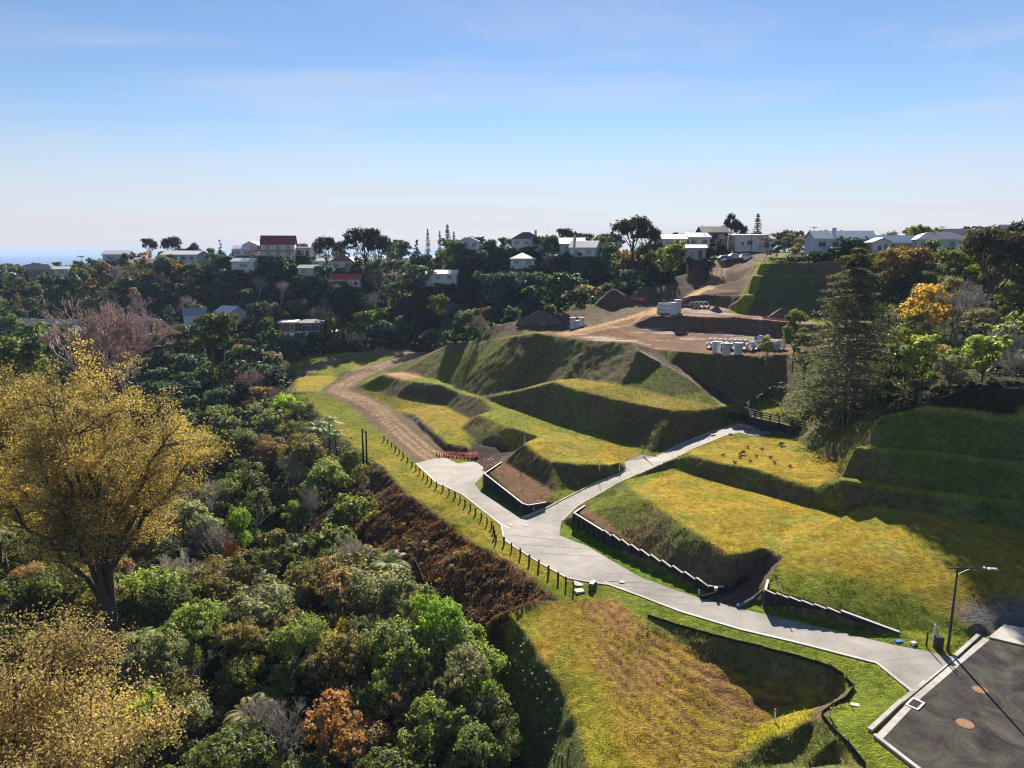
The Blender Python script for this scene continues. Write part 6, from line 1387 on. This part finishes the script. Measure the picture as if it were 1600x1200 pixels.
for (px, py, r, Y) in OCC:
    j0, j1, i0, i1 = cells(px, py, r * .7); BUF[j0:j1, i0:i1] = np.minimum(BUF[j0:j1, i0:i1], Y)
gpx = (np.arange(210) - 5) * 8 + 4; gpy = (np.arange(160) - 5) * 8 + 4
for iy in range(0, 160):                          # the ground itself hides what lies behind a crest
    for ix in range(0, 210):
        v = ray(gpx[ix], gpy[iy]);
        if v[2] >= -.004: continue
        ts = np.concatenate([np.arange(20, 150, 2.0), np.arange(150, 420, 5.0)]); zz = CAM_H + v[2] * ts - ground_np(v[0] * ts, v[1] * ts); k = int(np.argmax(zz < 0))
        if zz[k] < 0: BUF[iy, ix] = min(BUF[iy, ix], v[1] * ts[k] + 4)
NT = 0
for (x, y, h, key, col) in CAND:
    z = ground_z(x, y); wide = RNG.uniform(.85, 1.25); r = FPX * h * .36 * wide / y; cx, cy = proj((x, y, z + h * .68))
    j0, j1, i0, i1 = cells(cx, cy, r)
    if j1 <= j0 or i1 <= i0: continue
    blk = BUF[j0:j1, i0:i1]; seen = (blk > y - 1.5).mean()
    if seen < .16: continue
    s = blk[:]; j0, j1, i0, i1 = cells(cx, cy, r * .62); BUF[j0:j1, i0:i1] = np.minimum(BUF[j0:j1, i0:i1], y)
    put(key, x, y, z - .2, h, col, wide); NT += 1
print("bush trees", NT)
# ---- labels: nearest landmark, side of it, and rank where several would read the same
LMK = [(150,720,"the huge gold poplar"), (60,1080,"the bronze poplar"), (150,520,"the pinkish bare tree"), (445,650,"the lime-green tree by the verge"), (690,1000,"the broad fresh green tree"), (530,1130,"the russet tree"), (515,690,"the tree fern clump by the verge"), (700,880,"the mulched bank"), (800,1080,"the steep lot face"), (358,850,"the orange sapling"), (230,520,"the blue-roofed cottage"), (80,515,"the long white house"),
       (470,510,"the dark modern house"), (540,440,"the red-roofed cottage"), (437,390,"the maroon-roofed house"), (385,415,"the small white cottage"), (60,425,"the brick house"), (290,402,"the long white-roofed house"), (225,420,"the orange tree on the ridge"), (688,432,"the long white bungalow"), (816,410,"the silver pyramid roof"), (905,393,"the lavender-roofed house"), (990,365,"the biggest macrocarpa"), (850,495,"the grey soil heap"), (955,462,"the dark red soil heap"), (1086,393,"the grey shed"), (1166,380,"the white two-storey house"), (1310,380,"the silver-roofed bungalow"), (1335,510,"the shaggy conifer"), (1470,480,"the gold autumn tree"), (1550,540,"the silvery bare tree"), (1460,383,"the grey-roofed long house"), (325,510,"the large round tree"), (500,590,"the small gold lot"), (570,375,"the huge rounded macrocarpa"), (700,365,"the four spire conifers"), (1160,350,"the umbrella pines"), (1060,430,"the haul track"), (265,640,"the dark gully head"), (640,480,"the middle of the far bank"), (420,450,"the wooded bank under the white cottage"), (300,1050,"the dark stream gully"), (430,900,"the tree ferns in mid bush")]
def tone_word(c, key):
    r, g, b_ = c[0], c[1], c[2]
    if r > g * 1.25: return "gold" if r > .3 and g > .15 else ("rust-brown" if r > .15 else "brown")
    if g > .16: return "lime-green"
    if g > .105: return "fresh green"
    if abs(r - g) < .012 and r > .07: return "olive"
    if b_ > .024 and g < .07: return "blue-green"
    return "dark green" if g < .066 else "mid-green"
byl = {}
for T in TREES:
    px, py, root, lab, desc, kd, cat, grp, Y = T
    if lab: tag(root, lab, "shrub" if root.name.startswith("shrub") else ("tree fern" if kd == "tree fern" else "tree")); continue
    ch = [c for c in root.children if c.name.split(".")[0] in ("crown", "twigs", "fronds")][0]
    base = desc or (kd if kd in ("bare tree", "tree fern") else f"{tone_word(ch.color, kd)} {kd}")
    d = [(math.hypot(px - a, (py - b_) * 1.3), a, b_, n) for a, b_, n in LMK]; d0 = min(d); dx, dy = px - d0[1], py - d0[2]
    rel = ("right of" if dx > 0 else "left of") if abs(dx) > abs(dy) * 1.1 else ("below" if dy > 0 else "above")
    byl.setdefault((base, rel, d0[3]), []).append((d0[0], root, kd))
for (base, rel, n), lst in byl.items():
    lst.sort(key=lambda q: q[0])
    for i, (dd, root, kd) in enumerate(lst):
        tag(root, f"{base} {rel} {n}" + ("" if len(lst) == 1 else f", {ORD[i] + ' ' if i else ''}nearest"), "shrub" if "shrub" in kd else ("tree fern" if kd == "tree fern" else "tree"), "trees and shrubs of the gully bush and ridges")
HAZE = .00011
# ------------------------------------------------------------------ hedge, undergrowth, grass, plantings
def scatter(name, X, Y, Z, size, col_arr, aspect, up, kind_label, cat, mat, spread=.2):
    C = np.stack([X, Y, Z], 1)
hp0, hp1 = Vector(T3[0]), Vector(T3[2]); rng = np.random.default_rng(8)
n = 7000; u = rng.random(n); hx = hp0.x + 4.5 + (hp1.x - hp0.x) * 1.02 * u; hy = hp0.y + 6 + (hp1.y - hp0.y) * u + rng.normal(size=n) * .9; hz = ground_np(hx, hy) + rng.uniform(.1, 2.9, n) + .3 * np.sin(hx)
V, F = cards(np.stack([hx, hy, hz], 1), rng.normal(size=(n, 3)), .5 * rng.uniform(.6, 1.3, n), .6, rng)
hm = np_mesh("hedge", V, F, False, {"rnd": np.repeat(rng.random(n), 4)}); ho = link("hedge", hm, m_leaf); ho.color = (.022, .036, .020, 1); tag(ho, "long dark clipped hedge in front of the silver-roofed bungalow", "hedge")

# undergrowth beneath the trees, one mass
rng = np.random.default_rng(17)
def cloud(n, x0, x1, y0, y1):
    X, Y = rng.uniform(x0, x1, n), rng.uniform(y0, y1, n); ok = (~in_poly(SITE, X, Y)) & (np.abs(X) < .76 * Y + 8) & (dist_line(list(SITE) + [SITE[0]], X, Y) > .4) & ~in_poly(MUL, X, Y); return X[ok], Y[ok]
parts = [cloud(60000, -75, 8, 24, 120), cloud(22000, -150, 40, 120, 240), cloud(16000, 44, 120, 70, 190), cloud(12000, -220, 60, 240, 315)]
X = np.concatenate([p[0] for p in parts]); Y = np.concatenate([p[1] for p in parts]); far_s = np.clip(Y / 90, .75, 2.6)
Z = ground_np(X, Y) + np.minimum(rng.exponential(.5, len(X)), 1.3) * np.clip(far_s, 1, 2)
V, F = cards(np.stack([X, Y, Z], 1), rng.normal(size=(len(X), 3)) + np.array([0, 0, .5]), .42 * far_s * rng.uniform(.6, 1.4, len(X)), .55, rng)
um = np_mesh("undergrowth", V, F, False, {"rnd": np.repeat(np.clip(fbm(X * .2, Y * .2, 3, 3) * 1.2 - .1 + rng.normal(size=len(X)) * .15, 0, 1), 4)}); uo = link("undergrowth", um, m_leaf); uo.color = (.042, .060, .022, 1); tag(uo, "low ferns and scrub covering the gully floor", "undergrowth", kind="stuff")

# grass: blades where the ground is grassed, coloured like the sward they grow in
m_grass = bpy.data.materials.new("grass_blades"); m_grass.use_nodes = True; nt = m_grass.node_tree; nt.nodes.clear()
o_ = nt.nodes.new("ShaderNodeOutputMaterial"); a_ = nt.nodes.new("ShaderNodeAttribute"); a_.attribute_name = "albedo"
d_ = nt.nodes.new("ShaderNodeBsdfDiffuse"); t_ = nt.nodes.new("ShaderNodeBsdfTranslucent"); x_ = nt.nodes.new("ShaderNodeMixShader"); x_.inputs[0].default_value = .45
nt.links.new(a_.outputs["Color"], d_.inputs[0]); nt.links.new(a_.outputs["Color"], t_.inputs[0]); nt.links.new(d_.outputs[0], x_.inputs[1]); nt.links.new(t_.outputs[0], x_.inputs[2]); nt.links.new(x_.outputs[0], o_.inputs[0])
def alb_np(x, y):
    i = np.clip(np.searchsorted(GX, x), 0, len(GX) - 1); j = np.clip(np.searchsorted(GY, y), 0, len(GY) - 1); return ALB[j, i], SLOPE[j, i], drive_in[j, i] | road_in[j, i]
def grass(name, label, n, x0, x1, y0, y1, h0, h1, blades, wid, steep_only=False, clump=.1):
    X, Y = rng.uniform(x0, x1, n), rng.uniform(y0, y1, n); A, S, hard = alb_np(X, Y); ok = in_poly(SITE, X, Y) & ~hard & (A[:, 1] > A[:, 0] * .60) & (A[:, 2] < A[:, 1] * .5) & (np.abs(X) < .76 * Y + 5) & (dist_line(DRIVE, X, Y) > .35)
    ok &= (S > .38) if steep_only else (fbm(X * .9, Y * .9, 2, 77) > .36)
    dens = fbm(X * .5, Y * .5, 3, 12); ok &= rng.random(n) < smooth01(dens, .25, .6)
    X, Y, A = X[ok], Y[ok], A[ok]; m = len(X)
    X, Y = np.repeat(X, blades) + rng.normal(size=m * blades) * clump, np.repeat(Y, blades) + rng.normal(size=m * blades) * clump; Z = ground_np(X, Y); A = np.repeat(A, blades, 0)
    h = rng.uniform(h0, h1, len(X)) * (.55 + .9 * fbm(X * .45, Y * .45, 2, 19)); t = rng.uniform(0, 2 * np.pi, len(X)); lean = rng.uniform(.15, .8, len(X)) * h; w = wid * rng.uniform(.6, 1.4, len(X))
    ux, uy = np.cos(t), np.sin(t); b0 = np.stack([X - uy * w, Y + ux * w, Z - .03], 1); b1 = np.stack([X + uy * w, Y - ux * w, Z - .03], 1); tp = np.stack([X + ux * lean, Y + uy * lean, Z + h], 1)
    V = np.stack([b0, b1, tp], 1).reshape(-1, 3); F = np.arange(len(V)).reshape(-1, 3); col = A * rng.uniform(.75, 1.45, (len(A), 1)) * np.array([1.05, 1.05, 1.0])
    me = np_mesh(name, V, F, False, {"albedo": np.repeat(col, 3, 0)}); return tag(link(name, me, m_grass), label, "grass", kind="stuff")
grass("grass", "short dry grass on the graded lots and verges", 95000, -18, 62, 40, 112, .05, .14, 4, .030)
grass("grass", "rank weeds and long grass on the cut banks", 60000, -12, 66, 40, 112, .12, .38, 4, .033, True, .14)
grass("grass", "grass on the far terraces and the hump", 40000, -45, 60, 112, 185, .06, .2, 3, .05, False, .2)
# coarse bark mulch and clods lying on the bank
X, Y = rng.uniform(-22, 4, 60000), rng.uniform(46, 100, 60000); ok = in_poly(MUL, X, Y) & (fbm(X * 1.1, Y * 1.1, 2, 44) > .42); X, Y = X[ok], Y[ok]
V, F = cards(np.stack([X, Y, ground_np(X, Y) + rng.uniform(-.03, .22, len(X))], 1), rng.normal(size=(len(X), 3)), .26 * rng.uniform(.4, 1.5, len(X)), .6, rng)
mo = link("mulch", np_mesh("mulch", V, F, False, {"rnd": np.repeat(np.clip(fbm(X * .7, Y * .7, 2, 46) + rng.normal(size=len(X)) * .22, 0, 1), 4)}), m_needle); mo.color = (.125, .070, .036, 1); tag(mo, "coarse bark mulch and dead bracken on the planted bank", "mulch", kind="stuff")
# young plants dotted over the mulched bank
pl = PROTO["shrub"][0]; cnt = 0; YP = []
for k in range(400):
    x, y = rng.uniform(-16, 3), rng.uniform(52, 92)
    if cnt >= 34: break
    if not in_poly(MUL, np.array([x]), np.array([y]))[0] or dist_line(VG, np.array([x]), np.array([y]))[0] < .8: continue
    r = empty("young_plant", (x, y, ground_z(x, y)), rng.uniform(0, 6)); s = rng.uniform(.16, .30); r.scale = (s, s, s * 1.1); link("trunk", pl[2], None, r); c = link("leaves", pl[1], None, r); g = rng.random(); c.color = ((.26, .22, .03, 1), (.10, .13, .05, 1), (.30, .28, .16, 1))[int(g * 3)]
    YP.append((y, r)); cnt += 1
for i, (yy, r) in enumerate(sorted(YP, key=lambda q: -q[0])): tag(r, f"small young plant on the dark mulched bank, {ORD[i]} from its upper end", "plant", "young plants on the mulched bank")
# dark tussocks on the gold lot above the upper wall
TP_ = [(1221,696),(1160,710),(1172,722),(1156,716),(1190,703),(1148,724),(1204,716),(1130,712),(1182,714),(1210,724),(1234,730),(1168,700)]
TUSS = {k: ORD[i] for i, k in enumerate(sorted(range(1, 12), key=lambda k: math.dist(TP_[k], (1205, 660))))}
for k, (px, py) in enumerate(((1221,696),(1160,710),(1172,722),(1156,716),(1190,703),(1148,724),(1204,716),(1130,712),(1182,714),(1210,724),(1234,730),(1168,700))):
    p = hit(px, py); r = empty("tussock", p, k); s = .34 if k in (0, 1) else .2; r.scale = (s, s, s * .8); link("trunk", pl[2], None, r); c = link("leaves", pl[1], None, r); c.color = (.09, .10, .02, 1)
    tag(r, ("large dark weed tussock at the back of the clumpy gold lot" if k == 0 else f"small weed tussock on the clumpy gold lot, {TUSS[k]} nearest the rail fence"), "tussock", "weed tussocks on the clumpy gold lot")

# ------------------------------------------------------------------ air
hz = bpy.data.materials.new("haze_air"); hz.use_nodes = True; nt = hz.node_tree; nt.nodes.clear()
ho_ = nt.nodes.new("ShaderNodeOutputMaterial"); hv = nt.nodes.new("ShaderNodeVolumePrincipled")
hv.inputs["Color"].default_value = (.48, .68, 1.0, 1); hv.inputs["Density"].default_value = HAZE; hv.inputs["Anisotropy"].default_value = 0.0
nt.links.new(hv.outputs[0], ho_.inputs["Volume"])
tag(MB().box((0, 15000, -5), (61000, 31000, 124)).build("haze", hz), "thin pale air over the valley", "haze", kind="stuff")
